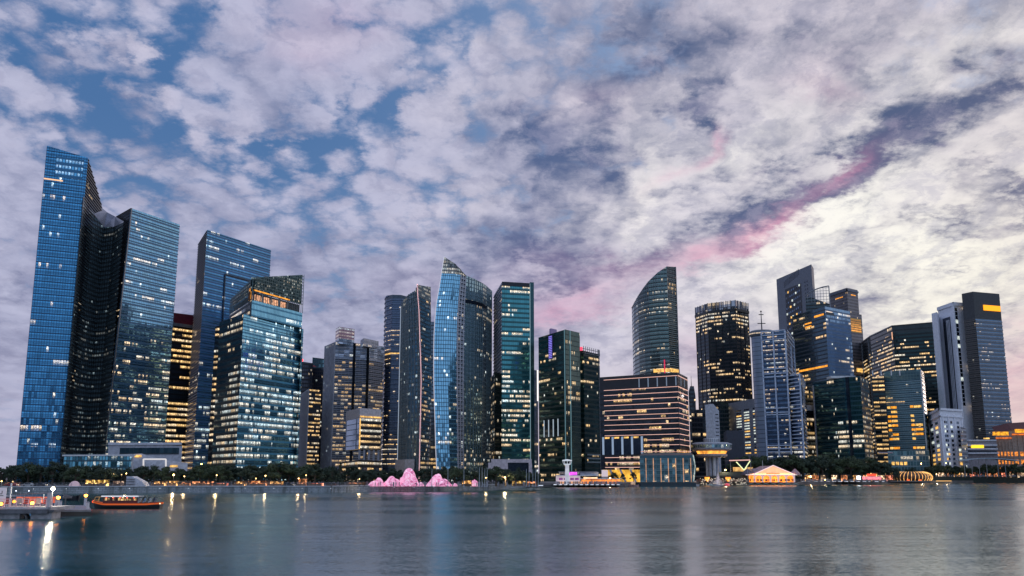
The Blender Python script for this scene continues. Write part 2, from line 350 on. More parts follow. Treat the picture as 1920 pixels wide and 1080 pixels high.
def lerp(a, b, t): return a + (b - a) * t
class Tower:
    """a building from the corners of its visible roof line; each corner is a point at its own real distance"""
    def __init__(s, name, label, pts, back=30, base=2.2, cat='building', bow=None, group=None, root=None, shrink=.92):
        s.P = pts; s.base = base; s.bow = bow
        c = sum((Vector((p.x, p.y, 0)) for p in pts), Vector()) / len(pts)
        mid = Vector((c.x, c.y, 0))
        s.B = []
        for p in reversed(pts):
            q = Vector((p.x, p.y, 0)); r = q * (1 + back / q.length); cc = mid * (1 + back / mid.length)
            r = cc + (r - cc) * shrink; s.B.append(Vector((r.x, r.y, p.z)))
        s.cen = mid * (1 + back * .5 / mid.length)
        s.root = root or thing(name, label, cat, (s.cen.x, s.cen.y, base), group)
        s.len = [0.0]
        for a, b in zip(pts, pts[1:]): s.len.append(s.len[-1] + math.hypot(b.x-a.x, b.y-a.y))
    def off(s, k, z):
        return s.bow(k, z) if s.bow else Vector((0, 0, 0))
    def norm(s, k):
        a, b = s.P[max(k-1, 0)], s.P[min(k+1, len(s.P)-1)]; n = Vector((b.y-a.y, -(b.x-a.x), 0)).normalized()
        if n.dot(Vector((s.cen.x - s.P[k].x, s.cen.y - s.P[k].y, 0))) > 0: n = -n
        return n
    def enorm(s, k):
        a, b = s.P[k], s.P[k+1]; n = Vector((b.y-a.y, -(b.x-a.x), 0)).normalized()
        m = (a + b) / 2
        if n.dot(Vector((s.cen.x - m.x, s.cen.y - m.y, 0))) > 0: n = -n
        return n
    def pt(s, k, t, z, out=0.0):
        a, b = s.P[k], s.P[k+1]; p = a.lerp(b, t); o = s.off(k, z).lerp(s.off(k+1, z), t); n = s.enorm(k)
        return Vector((p.x + o.x + n.x*out, p.y + o.y + n.y*out, z))
    def ztop(s, k, t): return lerp(s.P[k].z, s.P[k+1].z, t)
    def walls(s, mat, name='glass_wall', i0=0, i1=None, z0=None, z1=None, out=0.0, t0=0.0, t1=1.0):
        i1 = len(s.P)-1 if i1 is None else i1; z0 = s.base if z0 is None else z0; mb = MB()
        for k in range(i0, i1):
            ta, tb = (t0 if k == i0 else 0.0), (t1 if k == i1-1 else 1.0)
            L = s.len[k+1] - s.len[k]; ua, ub = s.len[k] + L*ta, s.len[k] + L*tb
            za, zb = s.ztop(k, ta), s.ztop(k, tb)
            if z1 is not None: za, zb = min(za, z1), min(zb, z1)
            nl = 14 if s.bow else 1
            for j in range(nl):
                a0, a1 = lerp(z0, za, j/nl), lerp(z0, za, (j+1)/nl); b0, b1 = lerp(z0, zb, j/nl), lerp(z0, zb, (j+1)/nl)
                mb.face([s.pt(k, ta, a0, out), s.pt(k, tb, b0, out), s.pt(k, tb, b1, out), s.pt(k, ta, a1, out)], [(ua, a0), (ub, b0), (ub, b1), (ua, a1)])
        return mb.build(name, mat, s.root)
    def shell(s, mat, roofmat, name='rear_wall', z0=None, inset=.15):
        """the walls away from the water and the roof"""
        z0 = s.base if z0 is None else z0; mb = MB(); loop = [s.P[-1]] + s.B + [s.P[0]]; u = 0.0
        ks = [len(s.P)-1] + list(reversed(range(len(s.P)))) + [0]; nl = 14 if s.bow else 1
        for i, (a, b) in enumerate(zip(loop, loop[1:])):
            L = math.hypot(b.x-a.x, b.y-a.y)
            for j in range(nl):
                za, zb, zc, zd = lerp(z0, a.z, j/nl), lerp(z0, b.z, j/nl), lerp(z0, b.z, (j+1)/nl), lerp(z0, a.z, (j+1)/nl); oa, ob, oc, od = s.off(ks[i], za), s.off(ks[i+1], zb), s.off(ks[i+1], zc), s.off(ks[i], zd)
                mb.face([(a.x+oa.x, a.y, za), (b.x+ob.x, b.y, zb), (b.x+oc.x, b.y, zc), (a.x+od.x, a.y, zd)], [(u, za), (u+L, zb), (u+L, zc), (u, zd)])
            u += L
        mb.build(name, mat, s.root)
        r = MB(); n = len(s.P)
        for k in range(n-1):
            a, b, c, d = s.P[k], s.P[k+1], s.B[n-2-k], s.B[n-1-k]
            q = []
            for pnt in (a, b, c, d):
                o = s.off(k, pnt.z) if s.bow else Vector(); q.append((pnt.x + (o.x if s.bow else 0), pnt.y + (o.y if s.bow else 0), pnt.z - inset))
            r.face(q)
        return r.build('roof', roofmat, s.root)
    def bands(s, mat, step, h, out, name='floor_bands', i0=0, i1=None, z0=None, z1=None, phase=0.0, lip=0.0):
        i1 = len(s.P)-1 if i1 is None else i1; z0 = s.base if z0 is None else z0; mb = MB()
        zmax = max(p.z for p in s.P[i0:i1+1]) if z1 is None else z1; z = z0 + phase
        while z < zmax - h:
            for k in range(i0, i1):
                zt0, zt1 = s.P[k].z, s.P[k+1].z; t0, t1 = 0.0, 1.0
                if z + h > zt0 and z + h > zt1: continue
                if z + h > zt0: t0 = (z + h - zt0) / (zt1 - zt0)
                if z + h > zt1: t1 = (z + h - zt0) / (zt1 - zt0)
                a, b = s.pt(k, t0, z, out), s.pt(k, t1, z, out); a2, b2 = s.pt(k, t0, z, -.05), s.pt(k, t1, z, -.05); H = Vector((0, 0, h))
                mb.face([a, b, b+H, a+H]); mb.face([a2, b2, b, a]); mb.face([a+H, b+H, b2+H, a2+H])
                mb.face([a2, a, a+H, a2+H]); mb.face([b, b2, b2+H, b+H])
            z += step
        return mb.build(name, mat, s.root)
    def fins(s, mat, spacing, w, out, name='mullions', i0=0, i1=None, z0=None, z1=None, t0=0.0, t1=1.0, top=0.0):
        i1 = len(s.P)-1 if i1 is None else i1; z0 = s.base if z0 is None else z0; mb = MB()
        for k in range(i0, i1):
            L = s.len[k+1]-s.len[k]; n = max(1, round(L*(t1-t0)/spacing)); e = (s.P[k+1]-s.P[k]); e.z = 0; e.normalize(); e *= w/2
            for j in range(n + (1 if k == i1-1 else 0)):
                t = t0 + (t1-t0)*j/n; zt = s.ztop(k, t) + top
                if z1 is not None: zt = min(zt, z1)
                if zt <= z0: continue
                nl = 14 if s.bow else 1
                for q in range(nl):
                    za, zb = lerp(z0, zt, q/nl), lerp(z0, zt, (q+1)/nl)
                    a, b = s.pt(k, t, za, out), s.pt(k, t, zb, out); a2, b2 = s.pt(k, t, za, -.05), s.pt(k, t, zb, -.05)
                    mb.face([a-e, a+e, b+e, b-e]); mb.face([a2-e, a-e, b-e, b2-e]); mb.face([a+e, a2+e, b2+e, b+e])
        return mb.build(name, mat, s.root)
    def strip(s, mat, k0, k1, t0, t1, z, h=.5, out=.25, name='light_strip'):
        mb = MB()
        for k in range(k0, k1):
            a, b = s.pt(k, t0 if k == k0 else 0.0, z, out), s.pt(k, t1 if k == k1-1 else 1.0, z, out); H = Vector((0, 0, h)); n = s.enorm(k)*(-out-.02)
            mb.face([a, b, b+H, a+H]); mb.face([a+n, b+n, b, a]); mb.face([a+H, b+H, b+H+n, a+H+n])
        return mb.build(name, mat, s.root)
    def vstrip(s, mat, k, t, z0, z1, w=.5, out=.3, name='light_strip'):
        return s.pier(mat, k, t, w, z0, z1, out, name)
    def pier(s, mat, k, t, w, z0, z1, out=.5, name='pilaster'):
        mb = MB(); e = (s.P[k+1]-s.P[k]); e.z = 0; e.normalize(); e *= w/2; nl = 14 if s.bow else 1
        for q in range(nl):
            za, zb = lerp(z0, z1, q/nl), lerp(z0, z1, (q+1)/nl); a, b, a2, b2 = s.pt(k, t, za, out), s.pt(k, t, zb, out), s.pt(k, t, za, -.1), s.pt(k, t, zb, -.1)
            mb.face([a-e, a+e, b+e, b-e]); mb.face([a2-e, a-e, b-e, b2-e]); mb.face([a+e, a2+e, b2+e, b+e])
        b, b2 = s.pt(k, t, z1, out), s.pt(k, t, z1, -.1); mb.face([b-e, b+e, b2+e, b2-e])
        return mb.build(name, mat, s.root)
    def panel(s, mat, k, t0, t1, z0, z1, out=.15, name='window', top_follow=False):
        mb = MB(); a, b = s.pt(k, t0, z0, out), s.pt(k, t1, z0, out); n = s.enorm(k)*(-out-.05); L = s.len[k+1]-s.len[k]
        za = zb = z1
        if top_follow: za, zb = s.ztop(k, t0)-z1, s.ztop(k, t1)-z1
        c, d = s.pt(k, t1, zb, out), s.pt(k, t0, za, out); u0, u1 = s.len[k]+L*t0, s.len[k]+L*t1
        mb.face([a, b, c, d], [(u0, z0), (u1, z0), (u1, zb), (u0, za)])
        for p, q in ((a, b), (b, c), (c, d), (d, a)): mb.face([p+n, q+n, q, p])
        return mb.build(name, mat, s.root)
def flat(uv, Yc, i):
    """corners of a level roof: the depth of one corner fixes the others"""
    H = at(*uv[i], Yc).z
    return [onz(u, v, H) if j != i else at(u, v, Yc) for j, (u, v) in enumerate(uv)]
def pts3(l): return [at(*q) for q in l]
def sub_tower(parent_tower, pts, back=20, base=2.2, shrink=.92, bow=None):
    return Tower('x', None, pts, back, base, root=parent_tower.root, shrink=shrink, bow=bow)
rnd = random.Random(7)

# ------------------------------------------------------------------ palette
S = srgb
ROOF = plain('roof_grey', (.10, .10, .11, 1), .8)
DARKMETAL = plain('dark_metal', (.03, .035, .045, 1), .4, .6)
STEEL = plain('steel_grey', (.22, .24, .28, 1), .45, .5)
WHITE = plain('white_paint', (.62, .64, .68, 1), .6, 0, .15)
GREYSTONE = plain('grey_stone', (.38, .40, .47, 1), .75)
PALESTONE = plain('pale_stone', (.50, .52, .60, 1), .75)
DARKSTONE = plain('dark_stone', (.07, .07, .09, 1), .6)
BLACKGLASS = facade('black_glass', (.05, .08, .10, 1), (.01, .012, .016, 1), FH=4, Bay=2, Thr=.95, Metal=.7)
PINKLED = glow('pink_white_led', S(255, 198, 180), .85)
WHITELED = glow('white_led', S(250, 240, 235), 1.25)
WARM = glow('lit_warm', S(255, 196, 104), 1.25, .75, .5)
COOL = glow('lit_cool', S(230, 238, 226), .95, .7, .5)
AMBER = glow('lit_amber', S(255, 164, 50), 1.2, .6, .4)
DARKPANE = plain('dark_pane', (.03, .045, .07, 1), .12, .75)
BLUEPANE = plain('blue_pane', (.10, .17, .27, 1), .12, .8)

# ------------------------------------------------------------------ towers, left to right
# 1 tall blue tower
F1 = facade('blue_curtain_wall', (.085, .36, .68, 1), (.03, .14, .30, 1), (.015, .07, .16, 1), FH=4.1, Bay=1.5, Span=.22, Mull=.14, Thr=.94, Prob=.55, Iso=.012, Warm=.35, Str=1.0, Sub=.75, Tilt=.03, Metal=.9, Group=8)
t = Tower('glass_tower', 'tallest sheer blue glass tower at the far left, with a steeply slanting roof', pts3([(88,273,600),(165,296,612),(191,386,664)]), back=40)
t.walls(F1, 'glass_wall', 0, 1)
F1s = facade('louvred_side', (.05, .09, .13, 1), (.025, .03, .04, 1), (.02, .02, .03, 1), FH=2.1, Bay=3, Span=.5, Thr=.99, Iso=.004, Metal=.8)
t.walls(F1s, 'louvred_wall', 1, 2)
t.bands(plain('blue_fin', (.04, .10, .2, 1), .3, .6), 2.05, .22, .45, 'louvres', 0, 1)
t.bands(DARKMETAL, 2.05, .3, .5, 'side_louvres', 1, 2)
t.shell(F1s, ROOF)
t.panel(facade('lit_crown_windows', (.13, .45, .76, 1), (.04, .18, .36, 1), FH=4.1, Bay=1.9, Span=.5, Mull=.3, Thr=.1, Prob=.75, Warm=0, Str=.45, Metal=.9), 0, .25, .9, zat(334, 606), zat(296, 606), .5, 'lit_crown_window')
for tt in (.28, .68): t.panel(facade('lobby_lattice', (.13,.45,.76,1), (.05,.2,.4,1), FH=2, Bay=.9, Span=.3, Mull=.35, Thr=-1, Prob=.95, Warm=.45, Str=.8), 0, tt, tt+.16, zat(838, 606), zat(829, 606), .35, 'lit_window')
t.strip(glow('amber_strip', S(255, 200, 150), 1.0), 0, 1, .0, .45, zat(338.5, 603), .8, .5, 'light_strip')
# 1b dark wing with the swooping roof
FW = facade('dark_louvred_wall', (.20, .30, .36, 1), (.045, .06, .07, 1), (.01, .012, .015, 1), FH=3.0, Bay=2.4, Span=.5, Mull=.25, Thr=.80, Prob=.35, Iso=.02, Warm=.1, Str=.25, Metal=.45)
w = pts3([(156.5,368,608),(166,384,625),(176,401,640),(195,426,655),(214,425,650),(231,417,632)])
t = Tower('curved_tower', 'dark louvred curving tower wing with a swooping roof between two blue glass towers', w, back=14)
t.walls(FW); t.bands(plain('wing_louvre', (.05, .07, .085, 1), .4, .5), 3.0, .35, .4, 'louvres'); t.shell(FW, ROOF)
mb = MB(); b2 = pts3([(160,367,628),(173,375,650),(188,387,668),(201,398,672),(216,406,668),(232,415,640)])
for k in range(5): mb.face([w[k], w[k+1], b2[k+1], b2[k]])
mb.build('sloping_roof', plain('roof_glass', (.16, .19, .25, 1), .25, .8, .3, .1), t.root)
# 2 second blue tower
F2 = facade('banded_blue_glass', (.30, .66, 1.0, 1), (.07, .18, .32, 1), (.03, .1, .18, 1), FH=4.2, Bay=1.6, Span=.34, Mull=.12, Thr=.76, Prob=.6, Iso=.012, Warm=.45, Str=1.3, Tilt=.025, Metal=.9, Bottom=.22, Group=7)
def bow2(k, z):
    t_ = max(0, min(1, (z-2)/185.)); return Vector((-6.0*(1-t_), 0, 0)) if k <= 1 else Vector()
t = Tower('glass_tower', 'second blue banded glass tower from the left, its lower half full of lit windows', flat([(217,406),(245,390),(337,421)], 650, 1), back=40, bow=bow2)
t.walls(F1s, 'side_wall', 0, 1); t.walls(F2, 'glass_wall', 1, 2); t.shell(F1s, ROOF)
t.bands(plain('blue_grey_band', (.08, .18, .30, 1), .35, .5), 4.2, .55, .5, 'floor_bands', 1, 2, phase=.0)
t.pier(STEEL, 1, .012, .9, 2.2, t.P[1].z, .6, 'corner_trim')
# 3 red crowned tower behind
F3 = facade('amber_office_wall', (.05, .06, .08, 1), (.015, .015, .02, 1), FH=4.4, Bay=1.9, Span=.48, Mull=.12, Thr=.40, Prob=.88, Iso=.02, Warm=.95, Str=1.15, Metal=.5, Bottom=.1)
t = Tower('office_tower', 'narrow office tower with a dark red crown and rows of amber lit windows', pts3([(316,584,800),(323,586,798),(364,591,815)]), back=30)
t.walls(F3, 'glass_wall', z1=zat(607, 800)); t.walls(plain('red_crown', (.16, .012, .03, 1), .5), 'crown_wall', z0=zat(607, 800)); t.shell(F3, ROOF)
t.strip(STEEL, 0, 2, 0, 1, zat(611, 800), 2.6, .8, 'ledge')
t.panel(BLACKGLASS, 1, .0, 1., zat(752, 800), zat(731, 800), .4, 'plant_floor')
# 4 tall blue tower, centre left
F4 = facade('deep_blue_glass', (.13, .42, .80, 1), (.04, .14, .34, 1), (.02, .07, .18, 1), FH=4.2, Bay=1.7, Span=.3, Mull=.12, Thr=.80, Prob=.6, Iso=.008, Warm=.15, Str=1.15, Sub=.6, Tilt=.02, Metal=.9, Bottom=.05, Group=6)
F4s = facade('grey_louvre_side', (.09, .12, .2, 1), (.12, .12, .15, 1), FH=2.1, Bay=3, Span=.55, Thr=.99, Iso=0, Metal=.4)
p = flat([(372,457),(388.6,430.6),(508,469)], 740, 1)
t = Tower('glass_tower', 'tall deep blue glass tower with a sharp peaked corner behind the wedge crowned tower', p, back=45)
t.walls(F4s, 'louvred_wall', 0, 1); t.walls(F4, 'glass_wall', 1, 2); t.shell(F4s, ROOF)
t.bands(STEEL, 2.1, .35, .6, 'side_louvres', 0, 1); t.bands(plain('blue_fin', None), 4.2, .4, .5, 'louvres', 1, 2)
zz = zat(515, 760); t.panel(DARKPANE, 1, .285, .30, 2.2, zz, .7, 'recessed_joint'); t.strip(DARKMETAL, 1, 2, .29, 1, zz, .9, .6, 'ledge')
# 4b
F4b = facade('amber_slab_wall', (.04, .05, .06, 1), (.012, .014, .02, 1), FH=4.0, Bay=2, Span=.5, Mull=.1, Thr=.40, Prob=.9, Warm=.75, Str=1.0, Metal=.6)
t = Tower('office_tower', 'dark slab tower with warm lit floors squeezed behind the wedge crowned blue tower', pts3([(404,612,700),(445,603,690)]), back=25)
t.walls(F4b); t.shell(F4b, ROOF)
# 5 wedge crowned tower
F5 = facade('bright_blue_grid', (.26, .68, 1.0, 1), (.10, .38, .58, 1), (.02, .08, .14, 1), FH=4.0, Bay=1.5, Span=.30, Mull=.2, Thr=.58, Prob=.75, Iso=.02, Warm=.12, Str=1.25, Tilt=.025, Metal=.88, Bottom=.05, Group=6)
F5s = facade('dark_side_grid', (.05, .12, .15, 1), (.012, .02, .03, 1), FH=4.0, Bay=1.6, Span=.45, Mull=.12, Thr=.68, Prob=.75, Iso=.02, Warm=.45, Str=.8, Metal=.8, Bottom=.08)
up = flat([(430.5,590),(472.5,562),(567,587)], 620, 1); lo = flat([(412,604),(456.5,588),(569,617)], 614, 1)
t = Tower('glass_tower', 'bright blue glass tower with an open lattice wedge crown and warm lit terrace', up, back=42)
hi = Tower('x', None, up, 42, lo[1].z - .5, root=t.root)
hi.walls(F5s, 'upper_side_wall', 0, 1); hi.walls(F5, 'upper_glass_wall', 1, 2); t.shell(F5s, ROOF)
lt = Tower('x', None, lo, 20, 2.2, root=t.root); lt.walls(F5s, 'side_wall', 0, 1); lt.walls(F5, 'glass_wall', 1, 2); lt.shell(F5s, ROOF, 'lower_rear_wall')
lt.bands(plain('blue_band', (.06, .2, .32, 1), .3, .6), 4.0, .35, .35, 'floor_bands', 1, 2)
cr = [Vector((q.x, q.y, zat(v, q.y))) for q, v in zip(up, (561, 520, 515))]
ct = Tower('x', None, cr, 42, up[1].z, root=t.root)
LAT = plain('lattice_metal', (.10, .16, .18, 1), .35, .7)
ct.fins(LAT, 2.0, .35, .2, 'lattice_posts'); ct.bands(LAT, 2.2, .35, .25, 'lattice_rails', z0=up[1].z + 6)
ct.walls(facade('crown_glass', (.05, .12, .14, 1), (.03, .06, .07, 1), FH=2.2, Bay=2.0, Span=.2, Mull=.2, Thr=.85, Prob=.6, Iso=.22, Warm=.25, Str=.42, Metal=.7, Tilt=.2), 'crown_screen', z0=up[1].z + 6, out=-1.5)
ct.walls(DARKSTONE, 'terrace_wall', z0=up[1].z, z1=up[1].z + 6, out=-3)
ct.strip(AMBER, 1, 2, .02, .72, up[1].z + 6.2, .9, .3, 'light_strip')
for k in range(5): ct.pier(STEEL, 1, .03 + k*.165, 1.6, up[1].z, up[1].z + 6.5, -.2, 'column')
for k in range(4): ct.panel(glow('terrace_glow', S(255, 200, 160), .8, .8, .6), 1, .06 + k*.165, .16 + k*.165, up[1].z + .6, up[1].z + 4, -2.5, 'lit_window')
ct.panel(AMBER, 0, .86, .96, up[1].z + 1, up[1].z + 9, .1, 'lit_window')
# 6 and neighbours
F6a = facade('dark_dotted_wall', (.04, .05, .08, 1), (.012, .014, .024, 1), FH=3.6, Bay=1.8, Span=.4, Mull=.25, Thr=.9, Iso=.09, Warm=.4, Str=.55, Metal=.5)
t = Tower('office_tower', 'small dark tower with scattered windows and red beacon, right of the wedge crowned tower', pts3([(560,677,900),(587,681,905)]), back=30)
t.walls(F6a); t.shell(F6a, ROOF); q = t.P[0]; MB().box((q.x+3, q.y+2, q.z+1), (1.2, 1.2, 2)).build('beacon', glow('red_beacon', S(255, 60, 60), 3), t.root)
t = Tower('office_tower', 'dark tower topped by a teal glass box, behind the grey ribbed apartment blocks', pts3([(586,670,930),(610,673,930)]), back=26)
t.walls(facade('teal_box', (.12, .24, .30, 1), (.05, .10, .13, 1), FH=4, Bay=2, Span=.3, Thr=.97, Metal=.8), 'crown_wall', z0=zat(690, 930)); t.walls(F6a, 'glass_wall', z1=zat(690, 930)); t.shell(F6a, ROOF)
RIB = facade('ribbed_grey_wall', (.42, .48, .60, 1), (.50, .54, .66, 1), (.30, .33, .43, 1), FH=3.2, Bay=3.0, Span=.4, Mull=.25, Thr=.97, Iso=.05, Warm=.3, Str=.6, Metal=.25, Rough=.3)
F6 = facade('warm_flats_wall', (.05, .06, .08, 1), (.03, .03, .045, 1), FH=3.4, Bay=2.2, Span=.5, Mull=.12, Thr=.50, Prob=.75, Iso=.02, Warm=.85, Str=.95, Metal=.5, Bottom=.2)
t = Tower('apartment_tower', 'shorter grey ribbed apartment tower with a warm lit dark front, beside the wedge crowned tower', flat([(565,739),(580,729),(602,731)], 820, 1), back=30)
t.walls(RIB, 'ribbed_wall', 0, 1); t.walls(F6, 'window_wall', 1, 2); t.shell(RIB, ROOF); t.fins(GREYSTONE, 3, .7, .6, 'ribs', 0, 1)
# 7 stepped grey apartment cluster
F7 = facade('pixel_flats_wall', (.08, .11, .15, 1), (.20, .23, .31, 1), FH=3.3, Bay=3.2, Span=.42, Mull=.12, Thr=.60, Prob=.62, Iso=.04, Warm=.75, Str=.9, Metal=.5, Bottom=.05, Group=2)
F7u = facade('pale_pixel_wall', (.55, .66, .84, 1), (.24, .29, .40, 1), FH=3.3, Bay=5, Span=.4, Mull=.08, Thr=.97, Iso=.03, Metal=.5, Tilt=.3)
t = Tower('apartment_tower', 'stepped grey apartment tower with a pink lit box on its roof and ribbed left side', flat([(610,649),(629,641),(692,645),(720,650)], 850, 1), back=35)
z7 = zat(672, 850)
t.walls(RIB, 'ribbed_wall', 0, 1); t.walls(F7, 'window_wall', 1, 3, z1=z7); t.walls(F7u, 'upper_wall', 1, 3, z0=z7); t.shell(RIB, ROOF)
t.fins(GREYSTONE, 4, .8, .7, 'ribs', 0, 1); t.bands(PALESTONE, 3.3, .4, .5, 'balcony_bands', 1, 3)
t.pier(DARKPANE, 1, .56, 2.2, 2.2, t.P[1].z, .8, 'recessed_joint'); t.pier(DARKPANE, 1, .97, 2.4, 2.2, t.P[2].z, .8, 'recessed_joint')
bx = sub_tower(t, flat([(629.5,617),(636,612.5),(665,617)], 845, 1), 16, t.P[0].z - 2)
bx.walls(F7u, 'penthouse_wall', z1=zat(634, 845)); bx.walls(facade('pink_lit_crown', (.55,.25,.35,1), (.5,.3,.38,1), FH=3, Bay=3, Thr=.2, Prob=.9, Warm=.3, Str=.35, Metal=.2), 'lit_crown', z0=zat(634, 845)); bx.shell(F7u, ROOF, 'penthouse_rear')
bx = sub_tower(t, flat([(676,638),(682,634),(710,640)], 855, 1), 14, t.P[0].z - 3); bx.walls(RIB, 'plant_room'); bx.shell(RIB, ROOF, 'plant_room_rear')
# 8 low block on columns
F8 = facade('dark_banded_offices', (.05, .09, .12, 1), (.015, .018, .025, 1), FH=4, Bay=2.5, Span=.5, Mull=.05, Thr=.45, Prob=.9, Warm=.7, Str=.9, Metal=.6, Bottom=.2)
t = Tower('office_block', 'low office block with a pale crown band, raised on columns below the stepped grey apartments', flat([(649,771),(675,765),(715,768)], 720, 1), back=26)
z8, zc = zat(842, 720), zat(784, 720)
t.walls(facade('pale_blue_side', (.30, .42, .58, 1), (.2, .28, .4, 1), FH=4, Bay=30, Span=.15, Thr=.97, Iso=.0, Metal=.8), 'glass_side_wall', 0, 1, z0=z8, z1=zc)
t.walls(F8, 'glass_wall', 1, 2, z0=z8, z1=zc); t.walls(plain('pale_crown', (.55, .52, .55, 1), .5), 'crown_wall', z0=zc); t.shell(F8, ROOF, z0=z8)
t.strip(WARM, 1, 2, 0, 1, zat(782, 720), 1.0, .4, 'light_strip'); t.pier(WARM, 1, .02, .8, z8, zc, .4, 'lit_corner')
for k in range(5): t.pier(GREYSTONE, 1, .06 + k*.22, 1.4, 2.2, z8, -1, 'column')
bx = sub_tower(t, flat([(642,866),(672,862),(716,864)], 690, 1), 20); bx.walls(F8, 'podium_wall'); bx.shell(F8, GREYSTONE, 'podium_rear')
# 9 round banded tower
F9 = facade('blue_banded_round', (.05, .08, .13, 1), (.10, .16, .28, 1), (.05, .07, .1, 1), FH=4.4, Bay=2, Span=.46, Mull=.08, Thr=.78, Prob=.7, Iso=.03, Warm=.7, Str=.95, Metal=.6, Bottom=.16)
t = Tower('round_tower', 'dark round cornered tower with blue grey floor bands behind the smaller sail shaped tower', pts3([(722,558,925),(725,554.5,910),(736,552.5,900),(752,553,900),(764,556,905)]), back=40)
t.walls(F9, z1=zat(563, 900)); t.walls(plain('slate_crown', (.06, .09, .13, 1), .4, .4), 'crown_wall', z0=zat(563, 900)); t.bands(plain('slate_band', (.12, .17, .28, 1), .4, .3), 4.4, 1.3, .6); t.shell(F9, ROOF)
t.strip(WARM, 1, 4, .1, 1, zat(663.5, 900), 1.0, .8, 'light_strip')
# 10 small sail tower
def table(tb):
    def f(z):
        if z <= tb[0][0]: return tb[0][1]
        for (a, x), (b, y) in zip(tb, tb[1:]):
            if z <= b: u = (z-a)/(b-a); u = u*u*(3-2*u)*.35 + u*.65; return lerp(x, y, u)
        return tb[-1][1]
    return f
tb10 = table([(2, 4.4), (zat(715, 757), 4.7), (zat(586, 757), 2.1), (zat(535, 757), 0.0)])
F10 = facade('teal_flats_curve', (.26, .40, .48, 1), (.07, .11, .13, 1), (.12, .17, .2, 1), FH=3.4, Bay=2.2, Span=.3, Mull=.15, Thr=.96, Prob=.4, Iso=.05, Warm=.3, Str=.75, Metal=.7, Rough=.15, Tilt=.08)
F10d = facade('dark_flats_front', (.02, .03, .045, 1), (.012, .015, .02, 1), FH=3.4, Bay=2.4, Span=.4, Mull=.2, Thr=.84, Prob=.6, Iso=.05, Warm=.75, Str=.85, Metal=.4, Bottom=.25)
t = Tower('sail_tower', 'smaller sail shaped tower with a pink white light line down its prow', pts3([(752,574,805),(757,562,790),(766,552,775),(778,545,765),(783,534,757),(807,538,785)]), back=18,
          bow=lambda k, z: Vector((tb10(z) * (0, .1, .3, .9, 1, .5)[k], 0, 0)))
zc = zat(560, 770); t.walls(F10, 'curved_wall', 0, 4, z1=None); t.walls(F10d, 'dark_wall', 4, 5, z1=zc)
t.walls(facade('sail_crown', (.3, .34, .3, 1), (.2,.2,.2,1), FH=3, Bay=2.5, Thr=.45, Prob=.7, Warm=.35, Str=.45, Metal=.4), 'crown_screen', 4, 5, z0=zc); t.fins(STEEL, 2.2, .2, .3, 'crown_lattice', 4, 5, z0=zc)
t.shell(F10d, ROOF); t.fins(plain('balcony_grey', (.16, .2, .23, 1), .5), 4.4, .7, .5, 'balcony_ribs', 0, 4)
t.vstrip(glow('pink_line', S(255, 196, 200), 1.7), 3, 1.0, 2.4, t.P[4].z + .5, .55, .6, 'light_strip'); t.vstrip(glow('dim_line', S(200, 215, 235), .5), 0, .02, 10, t.P[0].z, .6, .5, 'edge_line')
t.walls(PALESTONE, 'podium_wall', 0, 3, z1=zat(862, 790), out=2)
t = Tower('office_tower', 'thin dark tower seen only in the gap between the two sail shaped towers', pts3([(800,603,1000),(834,604,1000)]), back=20)
t.walls(facade('gap_tower_wall', (.14, .2, .28, 1), (.03, .04, .06, 1), FH=4, Bay=3, Thr=.9, Metal=.6, Bottom=.45, Warm=.9)); t.shell(F9, ROOF)
# 11 large sail tower
tb11 = table([(2, 0.0), (zat(820, 790), -1.9), (zat(704, 790), -4.0), (zat(637, 790), -4.4), (zat(581, 790), -3.4), (zat(516, 790), 0.9), (zat(481, 790), 3.2)])
F11 = facade('sail_blue_wall', (.26, .60, .86, 1), (.13, .34, .5, 1), (.03, .09, .16, 1), FH=3.4, Bay=1.8, Span=.22, Mull=.2, Thr=.93, Prob=.5, Iso=.03, Warm=.35, Str=1.1, Metal=.85, Tilt=.03, Bottom=.16, Group=4)
F11r = facade('sail_teal_wall', (.40, .60, .68, 1), (.10, .18, .21, 1), (.12, .19, .22, 1), FH=3.4, Bay=2.4, Span=.25, Mull=.22, Thr=.9, Prob=.45, Iso=.04, Warm=.45, Str=.9, Metal=.75, Tilt=.1, Bottom=.08)
FB = facade('balcony_column', (.02, .03, .05, 1), (.30, .36, .42, 1), (.30, .36, .42, 1), FH=3.4, Bay=3.2, Span=.28, Mull=.16, Thr=.95, Iso=.06, Metal=.2)
base11 = 825.0
P11 = pts3([(825.5,481,790),(850,495.5,792),(862,506,796),(873,516.5,803),(890,523,812),(905,531,825),(912,536,836),(922,545,858)])
t = Tower('sail_tower', 'tallest sail shaped blue glass tower with a pointed lattice crown and curved white edge', P11, back=18, bow=lambda k, z: Vector((tb11(z) * (1, .8, .5, .25, 0, 0, 0, 0)[k], 0, 0)))
zc = zat(514, 793)
t.walls(F11, 'blue_wall', 0, 2, z1=zc); t.walls(FB, 'balcony_wall', 2, 3, z1=zc); t.walls(F11r, 'teal_wall', 3, 5); t.walls(FB, 'side_balcony_wall', 5, 6, z1=zat(600, 830)); t.walls(F11r, 'rear_teal_wall', 6, 7)
t.walls(facade('lit_bay', (.3, .36, .4, 1), (.2, .24, .28, 1), FH=3.4, Bay=1.6, Span=.35, Mull=.3, Thr=.3, Prob=.85, Warm=.3, Str=.45, Metal=.3), 'lit_bay_wall', 5, 6, z0=zat(600, 830))
t.walls(facade('sail_crown_glass', (.3, .33, .33, 1), (.16, .18, .2, 1), FH=3, Bay=2, Span=.15, Mull=.15, Thr=.55, Prob=.8, Warm=.2, Str=.5, Metal=.6, Tilt=.2), 'crown_screen', 0, 3, z0=zc, out=-.6)
